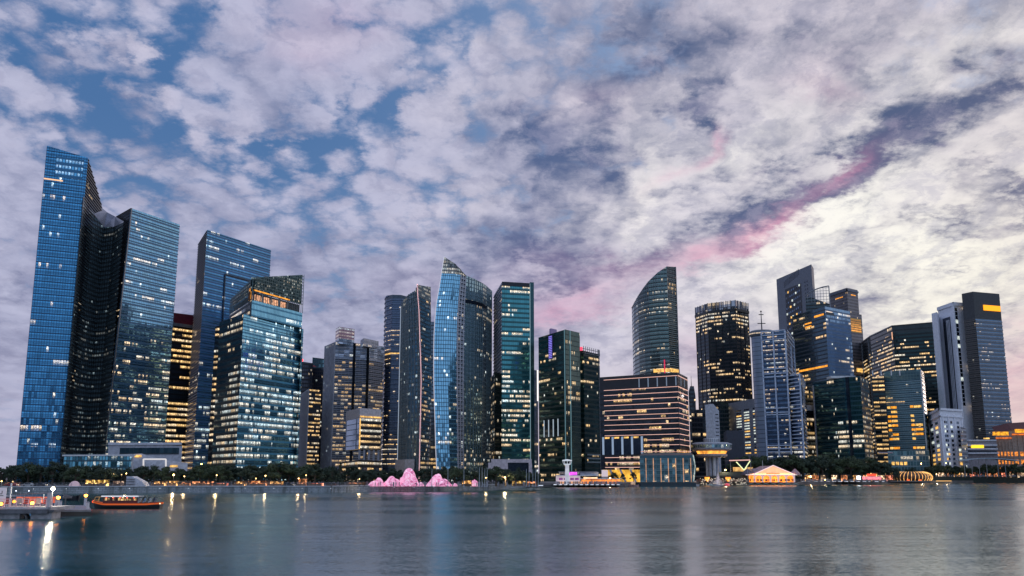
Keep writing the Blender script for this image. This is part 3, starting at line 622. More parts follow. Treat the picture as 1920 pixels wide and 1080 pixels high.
t.fins(STEEL, 2.5, .25, .2, 'crown_posts', 0, 3, z0=zc); t.bands(STEEL, 3.2, .25, .2, 'crown_rails', 0, 3, z0=zc); t.shell(F11r, ROOF)
t.vstrip(glow('sail_edge', S(225, 225, 240), .6), 0, .0, 2.4, t.P[0].z, .5, .6, 'edge_line')
t.fins(plain('slim_mullion', (.2, .27, .31, 1), .4, .3), 3.6, .35, .4, 'mullions', 3, 7)
for k, tt in ((2, .1), (2, .9), (2, .5)): t.pier(PALESTONE, k, tt, .9, 2.2, zc, .7, 'balcony_pier')
t.bands(PALESTONE, 3.4, .7, .7, 'balcony_slabs', 2, 3, z1=zc)
for z in (zat(570, 810),): t.strip(DARKPANE, 3, 6, 0, 1, z, 3, .5, 'sky_garden')
# 12 teal tower with ribbed side
F12 = facade('green_glass_wall', (.08, .32, .38, 1), (.03, .14, .16, 1), (.015, .05, .06, 1), FH=4.0, Bay=1.6, Span=.42, Mull=.12, Thr=.62, Prob=.75, Iso=.012, Warm=.5, Str=1.15, Metal=.85, Bottom=.14, Tilt=.02, Group=7)
t = Tower('glass_tower', 'square topped teal glass tower with pale ribbed left side, right of tallest sail tower', flat([(926,554),(941,529),(1001,532.5)], 800, 1), back=40)
t.walls(facade('pale_ribbed_side', (.42, .45, .56, 1), (.26, .28, .38, 1), FH=3, Bay=3, Span=.5, Thr=.99, Iso=0, Metal=.3), 'ribbed_wall', 0, 1); t.walls(F12, 'glass_wall', 1, 2); t.shell(F12, ROOF)
t.bands(PALESTONE, 3, .5, .6, 'ribs', 0, 1); t.pier(plain('teal_pier', (.03, .10, .12, 1), .35, .5), 1, .93, 3.4, 2.2, t.P[2].z + 1.2, .9, 'corner_pier'); t.panel(DARKMETAL, 1, 0, .9, zat(540, 810), t.P[1].z + .4, .5, 'crown_band')
t.pier(glow('pale_line', S(150, 180, 190), .5), 1, .87, .35, 2.2, t.P[2].z, 1.0, 'edge_line')
t = Tower('office_block', 'small dark block with sparse lights at the foot of the pale ribbed tower side', flat([(921,708),(928,698),(941,700)], 770, 1), back=20)
t.walls(facade('sparse_dark_wall', (.03, .05, .05, 1), (.012, .018, .02, 1), FH=3.6, Bay=2, Thr=.75, Prob=.7, Iso=.04, Warm=.55, Str=.7, Metal=.6, Bottom=.12)); t.shell(F12, ROOF)
t = Tower('portal_building', 'low building with a wide pale portal frame below the teal glass tower', pts3([(921,861,600),(997,861.5,600)]), back=25)
t.walls(DARKPANE, 'dark_wall', out=-2); t.shell(GREYSTONE, ROOF); FR = plain('portal_frame', (.48, .42, .46, 1), .6)
t.strip(FR, 0, 1, 0, 1, zat(867.5, 600), 2.1, 1.2, 'portal_lintel'); t.pier(FR, 0, .17, 12, 2.2, zat(867.5, 600), 1.2, 'portal_pier'); t.pier(FR, 0, .965, 2, 2.2, zat(867.5, 600), 1.2, 'portal_pier')
t = Tower('office_tower', 'slender grey tower edge with a bright vertical light beside the teal glass tower', pts3([(999,693,900),(1008.5,695,900)]), back=20)
t.walls(facade('slender_wall', (.2, .24, .34, 1), (.12, .15, .22, 1), FH=4, Bay=3, Thr=.8, Iso=.05, Metal=.5)); t.shell(F12, ROOF); t.vstrip(WHITELED, 0, .95, zat(752, 900), zat(694, 900), 1.3, .4)
# 13 dark green tower
F13 = facade('dark_green_wall', (.03, .09, .09, 1), (.012, .035, .04, 1), (.01, .03, .03, 1), FH=3.9, Bay=1.6, Span=.42, Mull=.1, Thr=.78, Prob=.7, Iso=.012, Warm=.6, Str=1.15, Metal=.8, Tilt=.02, Group=6)
F13r = facade('green_grey_wall', (.09, .16, .16, 1), (.03, .06, .06, 1), (.02, .05, .05, 1), FH=3.9, Bay=1.2, Span=.2, Mull=.25, Thr=.85, Prob=.7, Iso=.01, Warm=.6, Str=.9, Metal=.8)
t = Tower('glass_tower', 'dark green glass tower with a violet lit strip near its top', flat([(1009.6,633),(1060,617.7),(1087,624)], 740, 1), back=30)
t.walls(F13, 'glass_wall', 0, 1); t.walls(F13r, 'right_wall', 1, 2); t.shell(F13, ROOF)
t.panel(facade('violet_sign', (.2,.15,.5,1), (.05,.04,.12,1), FH=2.6, Bay=20, Span=.3, Thr=-2, Prob=2, Str=0, Metal=.3), 0, .40, .55, zat(671, 755), zat(626, 755), .5, 'violet_strip')
for q in range(13):
    z = zat(669 - q*3.3, 755); t.panel(glow('violet_light', S(140, 128, 235), .9), 0, .42, .53, z, z + .75, .75, 'violet_light')
t.pier(glow('teal_edge', S(120, 160, 170), .45), 0, .975, .5, 2.2, t.P[1].z, .5, 'edge_line'); t.pier(glow('teal_edge', None, 0), 1, .3, .5, 2.2, t.P[1].z, .5, 'edge_line')
for k in range(4): t.pier(glow('fin_light', S(190, 205, 215), .7), 0, .22 + k*.17, .6, zat(819, 765), zat(787, 765), .8, 'lit_fin')
t.panel(DARKPANE, 0, .2, .78, zat(819, 765), zat(785, 765), .35, 'sky_lobby')
bx = sub_tower(t, flat([(1030,617),(1033,615.5),(1044,618)], 765, 1), 6, t.P[0].z - 1); bx.walls(glow('violet_crown', S(120, 110, 160), .35), 'plant_room'); bx.shell(STEEL, ROOF, 'plant_room_rear')
t = Tower('glass_tower', 'lower dark tower wing with an open frame crown beside the dark green tower', pts3([(1084,646,780),(1094,648.5,778),(1124,656,800)]), back=30)
t.walls(F13, z1=zat(664, 785)); t.shell(F13, ROOF, z0=2.2); t.root.children[-1].location.z -= 5
cw = Tower('x', None, [Vector((q.x, q.y, q.z)) for q in t.P], 30, zat(664, 785), root=t.root); cw.fins(STEEL, 3.2, .35, .3, 'crown_posts'); cw.bands(STEEL, 3.4, .4, .35, 'crown_rails')
t.vstrip(glow('red_sign', S(255, 90, 120), 1.1), 0, .6, zat(658, 780), zat(651, 780), 2.2, .5, 'red_sign'); t.pier(STEEL, 1, .93, .6, 2.2, t.P[2].z, .5, 'corner_truss')
for q in range(3): t.strip(plain('podium_band', (.16,.22,.26,1), .5), 1, 2, .1, 1, zat(868 - q*7, 785), 1.2, .6, 'podium_band')
# 14 dark block with white light lines
F14 = facade('black_office_wall', (.02, .03, .05, 1), (.010, .012, .02, 1), FH=3.9, Bay=1.8, Span=.35, Mull=.08, Thr=.70, Prob=.6, Iso=.03, Warm=.75, Str=.95, Metal=.5, Group=6)
t = Tower('office_block', 'wide black office block striped with thin pink white light lines', flat([(1124,707.5),(1270,698),(1289,707.5)], 650, 1), back=45, base=zat(881, 684))
zt = zat(724, 650); t.walls(F14, z1=zt); t.walls(plain('black_parapet', (.015, .016, .025, 1), .5), 'parapet_wall', z0=zt); t.shell(F14, ROOF)
vs = [704.5, 725, 735, 745, 755, 765, 775, 783.5, 793.5, 803.5, 814]
for v in vs: t.strip(PINKLED, 0, 2, .06, .97, zat(v, 650), .3, .5)
for v in (824, 834): t.strip(PINKLED, 0, 2, .60, .97, zat(v, 650), .3, .5)
for v in (857.5, 867, 876.5): t.strip(PINKLED, 0, 1, .06, .56, zat(v, 660), .38, .5)
for k in range(5): t.pier(glow('rooftop_pier', S(150, 165, 185), .35), 0, .52 + k*.115, .7, zat(723, 652), zat(706, 652), .3, 'rooftop_column')
for k in range(2): t.pier(glow('rooftop_pier', None, 0), 1, .3 + k*.35, .7, zat(723, 660), zat(706, 660), .3, 'rooftop_column')
t.panel(DARKPANE, 0, .02, .56, zat(852, 670), zat(819, 665), .25, 'open_floor')
for k in range(5): t.pier(glow('big_pier', S(170, 190, 215), .5), 0, .04 + k*.125, 1.3, zat(852, 670), zat(818, 665), .8, 'column')
for k in range(4): t.panel(WARM, 0, .06 + k*.125, .12 + k*.125, zat(821, 665), zat(818, 665), .4, 'lit_window')
q0, q1 = t.pt(0, .1, 2.2), t.pt(0, .62, 2.2)
mb = MB(); mb.face([(q0.x, q0.y+6, 2.2), (q1.x, q1.y+6, 2.2), (q1.x, q1.y+6, t.base), (q0.x, q0.y+6, t.base)]); mb.build('lobby_wall', glow('lobby_amber', S(255, 190, 70), 1.0, .85, .2), t.root)
for k in range(4):
    q = t.pt(0, .15 + k*.13, 2.2); MB().tube([(q.x + 2, q.y, 2.2), (q.x - 1.5, q.y - .5, t.base)], .7).build('slanted_column', PALESTONE, t.root)
mb = MB(); e = t.pt(1, .35, zat(742, 665), .6)
MB().tube([e, e + Vector((.8, .2, -.5)), e + Vector((0, 0, -1.4)), e + Vector((-.8, -.2, -.5)), e + Vector((0, 0, .3))], .35).build('rooftop_emblem', WHITELED, t.root)
# 15 curved tower with sloping crown
F15 = facade('curved_green_wall', (.13, .22, .23, 1), (.025, .04, .045, 1), (.05, .08, .09, 1), FH=4.3, Bay=1.8, Span=.36, Mull=.08, Thr=.80, Prob=.6, Iso=.015, Warm=.5, Str=.85, Metal=.8, Tilt=.02, Bottom=.0)
F15f = facade('banded_green_front', (.02, .04, .045, 1), (.16, .21, .21, 1), (.03, .05, .05, 1), FH=4.3, Bay=1.8, Span=.28, Mull=.08, Thr=.80, Prob=.7, Iso=.02, Warm=.6, Str=.9, Metal=.6)
t = Tower('curved_tower', 'curved green glass tower whose roof sweeps up to a point at the right', pts3([(1184.5,577,1075),(1188,569,1055),(1196,555,1035),(1206,540,1020),(1216,527,1011),(1233,511,1003),(1250,499.5,1000),(1266.5,500.5,1012)]), back=30)
t.walls(F15, 'curved_wall', 0, 6); t.walls(F15f, 'front_wall', 6, 7); t.shell(F15, ROOF); t.bands(plain('pale_green_band', (.2, .25, .25, 1), .5), 4.3, .9, .7, 'floor_bands', 2, 7, z1=zat(555, 1000)); t.fins(STEEL, 3, .3, .3, 'crown_posts', 2, 7, z0=zat(560, 1000))
t.bands(STEEL, 4.3, .4, .5, 'crown_rails', 0, 7, z0=zat(555, 1000)); t.pier(STEEL, 6, .98, 1.0, 2.2, t.P[7].z, .8, 'edge_trim')
t.strip(WARM, 4, 7, .3, .9, zat(697, 1000), 3.5, .8, 'lit_floor'); q = t.pt(5, .5, zat(700, 1000), 3); MB().box((q.x, q.y, q.z + 7), (1, 1, 14)).build('red_marker', glow('red_marker_light', S(230, 50, 90), .8), t.root)
# 16 polygonal tower
F16 = facade('faceted_dark_wall', (.04, .06, .08, 1), (.025, .028, .04, 1), FH=4.2, Bay=1.8, Span=.45, Mull=.1, Thr=.64, Prob=.78, Iso=.02, Warm=.6, Str=1.1, Metal=.6, Bottom=.12, Group=6)
t = Tower('faceted_tower', 'many sided dark office tower with a glazed crown and dense warm lit lower floors', flat([(1304,577),(1326.7,569),(1378,563),(1402,569)], 1100, 2), back=45)
zc = zat(578, 1100); t.walls(F16, z1=zc); t.walls(facade('glazed_crown', (.35, .38, .44, 1), (.06, .07, .1, 1), FH=9, Bay=5, Span=.1, Mull=.2, Thr=.8, Iso=.1, Str=.5, Metal=.8, Tilt=.5), 'crown_screen', z0=zc, out=.3); t.fins(STEEL, 6, .5, .8, 'crown_posts', z0=zc, top=.5); t.shell(F16, ROOF)
t.strip(DARKMETAL, 0, 3, 0, 1, zc - 3, 3, 1.5, 'ledge'); t.fins(DARKMETAL, 9, .6, .5, 'pilasters', z1=zc)
t = Tower('office_tower', 'slim dark tower with a pointed mast between the striped block and the many sided tower', pts3([(1291,735,1000),(1294,724,1000),(1301,724,1000),(1304,742,1000)]), back=20)
t.walls(F16); t.shell(F16, ROOF); q = t.P[1]; MB().tube([(q.x + 2, q.y + 4, q.z - 1), (q.x + 2, q.y + 4, q.z + 11)], [.4, .15]).build('mast', DARKMETAL, t.root)
t = Tower('office_block', 'squat black block with a few lit floors behind the disc topped waterfront tower', pts3([(1296,768,900),(1326,768,900)]), back=30)
t.walls(facade('squat_wall', (.02, .03, .04, 1), (.01, .012, .02, 1), FH=4.5, Bay=2.5, Thr=.72, Prob=.8, Warm=.8, Str=.95)); t.shell(F16, ROOF)
t = Tower('office_block', 'grey low dark tower under the many sided tower, left of the pale windowed block', pts3([(1346,752,980),(1366,757,980)]), back=30)
t.walls(facade('teal_dark_low', (.04, .08, .10, 1), (.02, .03, .04, 1), FH=4.2, Bay=2, Thr=.9, Iso=.03)); t.shell(F16, ROOF)
t = Tower('stone_tower', 'pale blank stone slab with rows of slits rising behind the disc topped tower', pts3([(1322,759,850),(1337,757,846),(1348,770,852)]), back=14)
t.walls(PALESTONE, 'stone_wall'); t.shell(PALESTONE, ROOF)
for k in range(7): z = zat(778 + k*6.6, 850); t.panel(DARKPANE, 1, .3, .85, z, z + .7, .12, 'slit_window')
# 17 grey block with columns of windows
t = Tower('office_block', 'plain grey concrete block with three columns of paired windows', flat([(1361,757.5),(1421,746)], 930, 1), back=30)
t.walls(plain('blue_grey_concrete', (.17, .19, .24, 1), .75), 'concrete_wall'); t.shell(GREYSTONE, ROOF)
for c, tt in enumerate((.33, .57, .84)):
    for r_ in range(17):
        v = 768 + r_*5.15; z = zat(v, 950)
        m_ = (DARKPANE if v < 771 else rnd.choice([COOL, WARM, BLUEPANE, COOL]))
        t.panel(m_, 0, tt, tt + .155, z, z + 1.1, .15, 'window')
t = Tower('office_block', 'small blank dark blue block in front of the grey windowed block', pts3([(1357,811,780),(1362,807,776),(1394,808,780)]), back=20)
t.walls(plain('midnight_cladding', (.022, .03, .055, 1), .5)); t.shell(DARKSTONE, ROOF)
# 18 white framed tower with round corner
HB = facade('blue_office_glass', (.06, .13, .24, 1), (.03, .055, .11, 1), FH=3.9, Bay=1.8, Span=.45, Mull=.06, Thr=.66, Prob=.65, Iso=.02, Warm=.5, Str=.9, Metal=.7, Group=5)
FRAME = plain('pale_blue_frame', (.50, .58, .74, 1), .5)
t = Tower('office_tower', 'white framed blue glass tower with a round corner drum and antenna mast', flat([(1427,624),(1473,620),(1487,640)], 850, 1), back=30)
t.walls(HB); t.shell(HB, ROOF); t.bands(plain('mid_blue_band', (.10, .15, .26, 1), .5), 3.9, .8, .5)
for v in (621, 628.5, 637, 692, 701, 707, 766, 774, 778, 836, 842, 848):
    t.strip(FRAME, 0, 2, 0, 1, zat(v, 855), .8, 1.3, 'frame_beam')
for k, tt in ((0, .02), (0, .5), (0, .98), (1, .5), (1, .97)): t.pier(FRAME, k, tt, 1.1, 2.2, t.P[min(k+1, 2) if tt > .9 else k].z - (9 if (k, tt) == (1, .5) else 0), 1.3, 'frame_column')
cyl = at(1429.5, 640, 878); rr = 9.8; zc = zat(612, 850)
MB().lathe((cyl.x, cyl.y, 0), [(rr, 2.2), (rr, zc)], 28).build('drum', facade('drum_cladding', (.24, .30, .42, 1), (.03, .05, .09, 1), (.15, .2, .3, 1), FH=3.9, Bay=6, Span=.12, Mull=.04, Thr=2, Iso=0, Metal=.35, Rough=.35), t.root, True)
MB().lathe((cyl.x, cyl.y, zc), [(rr, -6), (rr+1.8, -4), (rr+1.8, -1), (rr, 0), (0, .2)], 28).build('drum_crown', plain('crown_ring', (.10, .12, .16, 1), .5), t.root, True)
MB().lathe((cyl.x, cyl.y, zc), [(rr+1.9, -3.6), (rr+1.9, -2.6)], 28).build('crown_light_ring', glow('ring_light', S(255, 225, 190), .7, .9, .7), t.root)
mb = MB().tube([(cyl.x, cyl.y, zc), (cyl.x, cyl.y, zat(577, 858))], [.6, .3])
for v, r_ in ((600, 3.6), (583, 2.2)): mb.box((cyl.x, cyl.y, zat(v, 858)), (2*r_, .7, .7))
mb.build('antenna_mast', DARKMETAL, t.root); MB().lathe((cyl.x, cyl.y, zat(577, 858)), [(0, -1), (1, 0), (0, 1)], 8).build('mast_ball', DARKMETAL, t.root)
lw = sub_tower(t, flat([(1472,704.5),(1501,700),(1508,716)], 838, 1), 20); lw.walls(HB, 'lower_glass_wall'); lw.shell(HB, ROOF, 'lower_rear_wall')
for k in range(21): lw.strip(FRAME, 0, 2, 0, 1, zat(703 + k*7, 840), .9, 1.0, 'frame_beam')
for k, tt in ((0, .02), (0, .97), (1, .9)): lw.pier(FRAME, k, tt, 1.0, 2.2, lw.P[1].z if tt > .9 or k == 0 else lw.P[2].z, 1.1, 'frame_column')
t = Tower('office_block', 'narrow dark block with warm lights between the white framed tower and the teal block', pts3([(1500,728,900),(1508,726,900),(1530,740,910)]), back=30)
t.walls(facade('narrow_dark', (.03,.05,.07,1), (.02,.022,.03,1), FH=4.2, Bay=2.5, Thr=.62, Prob=.6, Warm=.8, Str=.9)); t.shell(F16, ROOF); t.panel(GREYSTONE, 1, .1, 1, zat(770, 905), zat(760, 905), .5, 'ledge')
# 19 grey tower with slanting top
t = Tower('stone_tower', 'tall grey stone tower with a slanting roof line and sunken grid of small windows', flat([(1455.7,524),(1521,495.6)], 1200, 1) + [at(1525.5, 503, 1225)], back=30)
SG = plain('slate_grey_stone', (.15, .17, .22, 1), .7); t.walls(SG, 'stone_wall'); t.shell(SG, ROOF)
z0_, z1_ = zat(608, 1250), zat(541, 1250)
t.panel(plain('recess_dark', (.03, .035, .05, 1), .6), 0, .24, .70, z0_ - 40, z1_ + 3, .1, 'recess')
for r_ in range(12):
    for c in range(8):
        z = lerp(z1_ - 4, z0_ - 34, r_/11); t.panel(rnd.choice([DARKPANE, DARKPANE, COOL, SG, WARM]) if rnd.random() < .55 else BLUEPANE, 0, .255 + c*.054, .29 + c*.054, z + c*.55, z + c*.55 + 2.6, .35, 'window')
for c in range(12): t.panel(DARKPANE, 0, .22 + c*.038, .235 + c*.038, zat(533, 1250) + c*.8, zat(521, 1250) + c*.8, .2, 'louvre_slot')
for r_ in range(5):
    for c in range(2): t.panel(DARKPANE, 0, .79 + c*.06, .82 + c*.06, zat(528 + r_*7, 1210), zat(525 + r_*7, 1210), .15, 'small_window')
# 19b arch crowned tower
ar = pts3([(1510,556,1110),(1514,551.5,1108),(1521,547,1106),(1532,542,1104),(1543,538.5,1102),(1554,536.5,1100)])
t = Tower('office_tower', 'dark tower with open curved lattice screen on its roof, behind the box shaped tower', [Vector((q.x, q.y, min(q.z, zat(v, q.y)))) for q, v in zip(ar, (558, 558, 557, 562, 566, 570))] + [at(1557, 572, 1125)], back=30)
t.walls(BLACKGLASS); t.shell(BLACKGLASS, ROOF)
a2 = Tower('x', None, ar, 25, zat(568, 1105), root=t.root); a2.fins(STEEL, 3, .4, .2, 'screen_posts'); a2.bands(STEEL, 3.4, .4, .25, 'screen_rails')
mb = MB().tube([Vector((q.x, q.y, q.z + .3)) for q in ar], .7); mb.build('arch_rim', STEEL, t.root); q = ar[-1]; MB().tube([(q.x, q.y, zat(595, 1100)), (q.x, q.y, q.z)], .6).build('screen_mast', STEEL, t.root)
# 20 blue glass box tower
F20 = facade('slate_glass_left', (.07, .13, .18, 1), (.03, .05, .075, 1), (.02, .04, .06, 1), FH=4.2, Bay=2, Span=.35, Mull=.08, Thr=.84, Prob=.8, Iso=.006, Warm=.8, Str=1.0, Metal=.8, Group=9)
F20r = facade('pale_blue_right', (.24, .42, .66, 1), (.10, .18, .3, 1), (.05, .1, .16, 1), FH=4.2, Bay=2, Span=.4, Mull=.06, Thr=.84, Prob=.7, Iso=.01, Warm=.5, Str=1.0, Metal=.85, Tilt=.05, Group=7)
t = Tower('glass_tower', 'box shaped slate and pale blue glass tower in front of the tall grey stone tower', flat([(1485.6,593),(1546.5,574),(1593.5,583.5)], 1000, 1), back=45)
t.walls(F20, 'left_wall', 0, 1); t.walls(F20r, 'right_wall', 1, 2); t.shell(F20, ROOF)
t.panel(AMBER, 0, .68, .95, zat(593, 1010), zat(589.5, 1010), .3, 'lit_window'); t.strip(AMBER, 0, 1, .12, .98, zat(689, 1010), 2.0, .3, 'lit_floor')
t.panel(DARKPANE, 1, .04, .34, zat(590, 1003), zat(585, 1003), .3, 'plant_louvre')
for k in range(2): t.panel(AMBER, 0, .38, .58, zat(610 - k*6, 1020), zat(607.5 - k*6, 1020), .3, 'lit_window')
# 21 brown stone tower
F21 = facade('brown_punched_wall', (.02, .025, .04, 1), (.20, .19, .22, 1), (.20, .19, .22, 1), FH=4.2, Bay=3.0, Span=.5, Mull=.45, Thr=.92, Iso=.03, Warm=.8, Str=.8, Metal=.1, Rough=.3)
t = Tower('stone_tower', 'brownish stepped stone tower with an amber floodlit band below its shoulder', flat([(1555,550),(1587.5,539.5),(1608,544)], 1250, 1), back=40)
t.walls(F21); t.shell(F21, ROOF); sh = sub_tower(t, flat([(1588,590),(1592,586),(1615.5,590)], 1240, 1), 50); sh.walls(F21, 'lower_wall'); sh.shell(F21, ROOF, 'lower_rear_wall')
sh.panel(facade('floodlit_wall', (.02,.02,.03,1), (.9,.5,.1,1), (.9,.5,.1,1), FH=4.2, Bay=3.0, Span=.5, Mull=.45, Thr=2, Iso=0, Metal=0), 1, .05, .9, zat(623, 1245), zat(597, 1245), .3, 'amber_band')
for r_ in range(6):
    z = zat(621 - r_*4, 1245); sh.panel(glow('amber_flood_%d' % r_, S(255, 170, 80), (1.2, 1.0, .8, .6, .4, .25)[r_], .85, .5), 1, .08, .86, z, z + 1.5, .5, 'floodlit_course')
for k, v in ((0, 556), (1, 553)): t.panel(AMBER, k, .35, .75, zat(v + 1.5, 1260), zat(v, 1260), .4, 'lit_window')
sh.panel(WARM, 1, .3, .75, zat(697, 1245), zat(690, 1245), .5, 'lit_window'); t.strip(SG, 0, 2, 0, 1, zat(547, 1255), 2.5, 1.2, 'cornice')
# 22 dark teal waterfront block
F22 = facade('deep_teal_wall', (.03, .13, .17, 1), (.018, .075, .10, 1), (.015, .05, .07, 1), FH=4.1, Bay=1.5, Span=.3, Mull=.12, Thr=.80, Prob=.85, Iso=.01, Warm=.4, Str=1.1, Metal=.8, Tilt=.015, Group=9)
t = Tower('glass_block', 'broad dark teal glass block with a slim dark joint, above the right hand trees', flat([(1524,717),(1581.6,707.5),(1612.5,705),(1629,713)], 840, 2), back=35)
t.walls(F22, 'glass_wall', 0, 2); t.walls(facade('teal_dark_side', (.02, .04, .05, 1), (.01, .02, .025, 1), FH=4.1, Bay=1.8, Span=.4, Thr=.62, Prob=.5, Warm=.6, Str=.8), 'side_wall', 2, 3); t.shell(F22, ROOF)
t.pier(DARKPANE, 1, .22, 3.2, 2.2, t.P[1].z, .4, 'dark_joint'); t.pier(GREYSTONE, 0, .01, 1.6, 2.2, t.P[0].z - 3, .6, 'corner_trim')
mb = MB(); q = t.P[1]; mb.box((q.x + 2, q.y + 12, q.z + .9), (22, 12, 2)); mb.build('rooftop_plant', WHITE, t.root)
# 23 large dark tower
F23 = facade('big_dark_wall', (.02, .05, .06, 1), (.012, .022, .028, 1), FH=4.2, Bay=2.2, Span=.5, Mull=.12, Thr=.64, Prob=.85, Iso=.01, Warm=.75, Str=1.1, Metal=.75, Group=5)
t = Tower('office_tower', 'wide dark faceted tower with amber lit floors left of the white slit windowed tower', flat([(1614,643),(1631.7,629.5),(1673,610),(1750,603.6)], 1080, 3), back=40)
zc = zat(624, 1095); t.walls(F23, z1=zc); t.walls(facade('top_dark', (.03, .045, .055, 1), (.02,.03,.035,1), FH=5, Bay=2, Thr=1.2, Iso=0, Metal=.7), 'crown_wall', z0=zc); t.shell(F23, ROOF)
t.pier(glow('sliver_light', S(255, 190, 150), 1.1), 1, .97, 1.0, zat(636, 1105), zat(622, 1105), .5, 'light_strip'); t.strip(STEEL, 0, 2, 0, 1, t.P[0].z - 1.5, 1.5, .8, 'roof_rim')
for tt in (.1, .8): t.pier(STEEL, 0, tt, 1.2, 2.2, t.P[0].z - 2, 1, 'edge_trim')
# 24 lighter teal building in front
F24 = facade('teal_band_wall', (.03, .09, .13, 1), (.16, .28, .34, 1), (.06, .10, .12, 1), FH=4.3, Bay=2.4, Span=.42, Mull=.1, Thr=.98, Prob=.8, Iso=.01, Warm=.7, Str=.7, Metal=.5)
t = Tower('office_block', 'mid rise teal banded block with two stacks of glowing yellow windows', flat([(1657,697),(1727,692),(1732,698)], 985, 1), back=30)
zc = zat(710, 985); t.walls(F24, i1=1, z1=zc); t.walls(plain('teal_pier', None), 'end_wall', 1, 2); t.walls(facade('pale_teal_crown', (.16, .28, .32, 1), (.10, .18, .2, 1), FH=3, Bay=3, Span=.2, Mull=.1, Thr=2, Iso=0, Metal=.6), 'crown_wall', z0=zc); t.shell(F24, ROOF); t.bands(plain('teal_ledge', (.18, .28, .33, 1), .5), 4.3, 1.2, .5, z1=zc)
for r_ in range(10):
    if r_ == 8: continue
    z = zat(764 + r_*8.6, 990)
    for a_, b_ in ((.03, .11), (.13, .28), (.64, .72), (.74, .93)):
        if rnd.random() < .9: t.panel(AMBER if rnd.random() < .5 else WARM, 0, a_, b_, z, z + 2.2, .7, 'lit_window')
t.pier(WHITE, 0, .985, .8, 2.2, t.P[1].z, .7, 'corner_trim')
ex = sub_tower(t, pts3([(1634,708,1005),(1658,704,1000)]), 25); ex.walls(facade('amber_ext', (.02, .04, .05, 1), (.01,.015,.02,1), FH=4.3, Bay=6, Span=.5, Thr=.35, Prob=.6, Warm=1, Str=1.1), 'side_wing_wall'); ex.shell(F23, ROOF, 'side_wing_rear')
for k, u_ in enumerate((1636, 1652, 1671, 1687)): q = at(u_, 700, 998); MB().box((q.x, q.y, zat(703, 998) + 2), (1, 1, 5)).build('roof_post', WHITE, t.root)
pd = sub_tower(t, pts3([(1664,846,950),(1742,844,950)]), 25); pd.walls(facade('glass_podium', (.14, .28, .32, 1), (.2,.3,.34,1), FH=5, Bay=3, Span=.2, Mull=.15, Thr=.85, Prob=.6, Warm=.6, Str=.7, Metal=.6), 'podium_wall'); pd.shell(F24, WHITE, 'podium_rear'); pd.strip(plain('pink_canopy', (.5, .4, .45, 1), .5), 0, 1, -.25, .1, zat(850, 950), 1.2, 3, 'canopy')
for k in range(4): pd.panel(WARM, 0, .08 + k*.1, .15 + k*.1, zat(872, 950), zat(866, 950), .2, 'lit_window')
# 25 white tower with slits
WT = plain('white_stone', (.74, .76, .86, 1), .7, 0, .12)
p = flat([(1758,576),(1787,566),(1805,567.5)], 1000, 1)
t = Tower('stone_tower', 'white stone tower with dark vertical slit windows beside the grey banded tower', p, back=26)
t.walls(WT, 'stone_wall'); t.shell(WT, ROOF)
wg = sub_tower(t, flat([(1746.5,588),(1757,585),(1760,590)], 1000, 1), 20); wg.walls(WT, 'side_wing_wall'); wg.shell(WT, ROOF, 'side_wing_rear')
zb_, zt_ = zat(762, 1010), zat(594, 1010)
t.panel(plain('slit_recess', (.05, .06, .09, 1), .6), 0, .26, .74, 2.2, zt_, .12, 'recess')
for tt in (.50, .58, .66): t.pier(WT, 0, tt, .8, 2.2, zt_ - 3, .5, 'mullion')
for r_ in range(22): z = lerp(zt_ - 8, zb_, r_/21); t.panel(DARKPANE, 0, .30, .38, z, z + 4.6, .3, 'slit_window')
for r_ in range(24):
    z = lerp(zat(583, 1000), zb_, r_/23); t.panel(DARKPANE if rnd.random() < .75 else COOL, 1, .10, .34, z, z + 3.6, .2, 'slit_window')
t.pier(WT, 0, .98, 3, 2.2, t.P[1].z - 2, .9, 'pilaster'); t.strip(WT, 0, 2, 0, 1, t.P[1].z - 4, 3.6, 1.0, 'cornice')
# 26 grey banded tower
F26 = facade('grey_banded_wall', (.14, .28, .46, 1), (.15, .165, .20, 1), (.06, .08, .11, 1), FH=4.1, Bay=2, Span=.46, Mull=.06, Thr=.84, Prob=.5, Iso=.03, Warm=.5, Str=1.0, Metal=.7, Rough=.18)
F26l = facade('brown_banded_side', (.02, .025, .03, 1), (.10, .09, .09, 1), FH=4.1, Bay=2, Span=.4, Thr=.95, Iso=.015, Metal=.3)
t = Tower('office_tower', 'grey banded tower at the far right with a glowing orange sign', flat([(1803,551),(1824,546.7),(1873.5,551)], 980, 1), back=40)
zc = zat(597, 980); t.walls(F26l, 'side_wall', 0, 1, z1=zc); t.walls(F26, 'banded_wall', 1, 2, z1=zc); t.walls(plain('charcoal_crown', (.05, .055, .065, 1), .6), 'crown_wall', z0=zc); t.shell(F26l, ROOF)
t.bands(plain('grey_band', (.24, .255, .30, 1), .6), 4.1, 1.2, .5, 'floor_bands', 1, 2, z1=zc); t.bands(plain('brown_band', (.09, .085, .085, 1), .6), 4.1, 1.4, .5, 'side_bands', 0, 1, z1=zc)
t.panel(glow('orange_sign', S(255, 160, 20), 1.5), 1, .34, .97, zat(583.5, 990), zat(573.5, 990), .8, 'orange_sign')
t.panel(AMBER, 1, .12, .5, 12, 17, .7, 'lit_window')
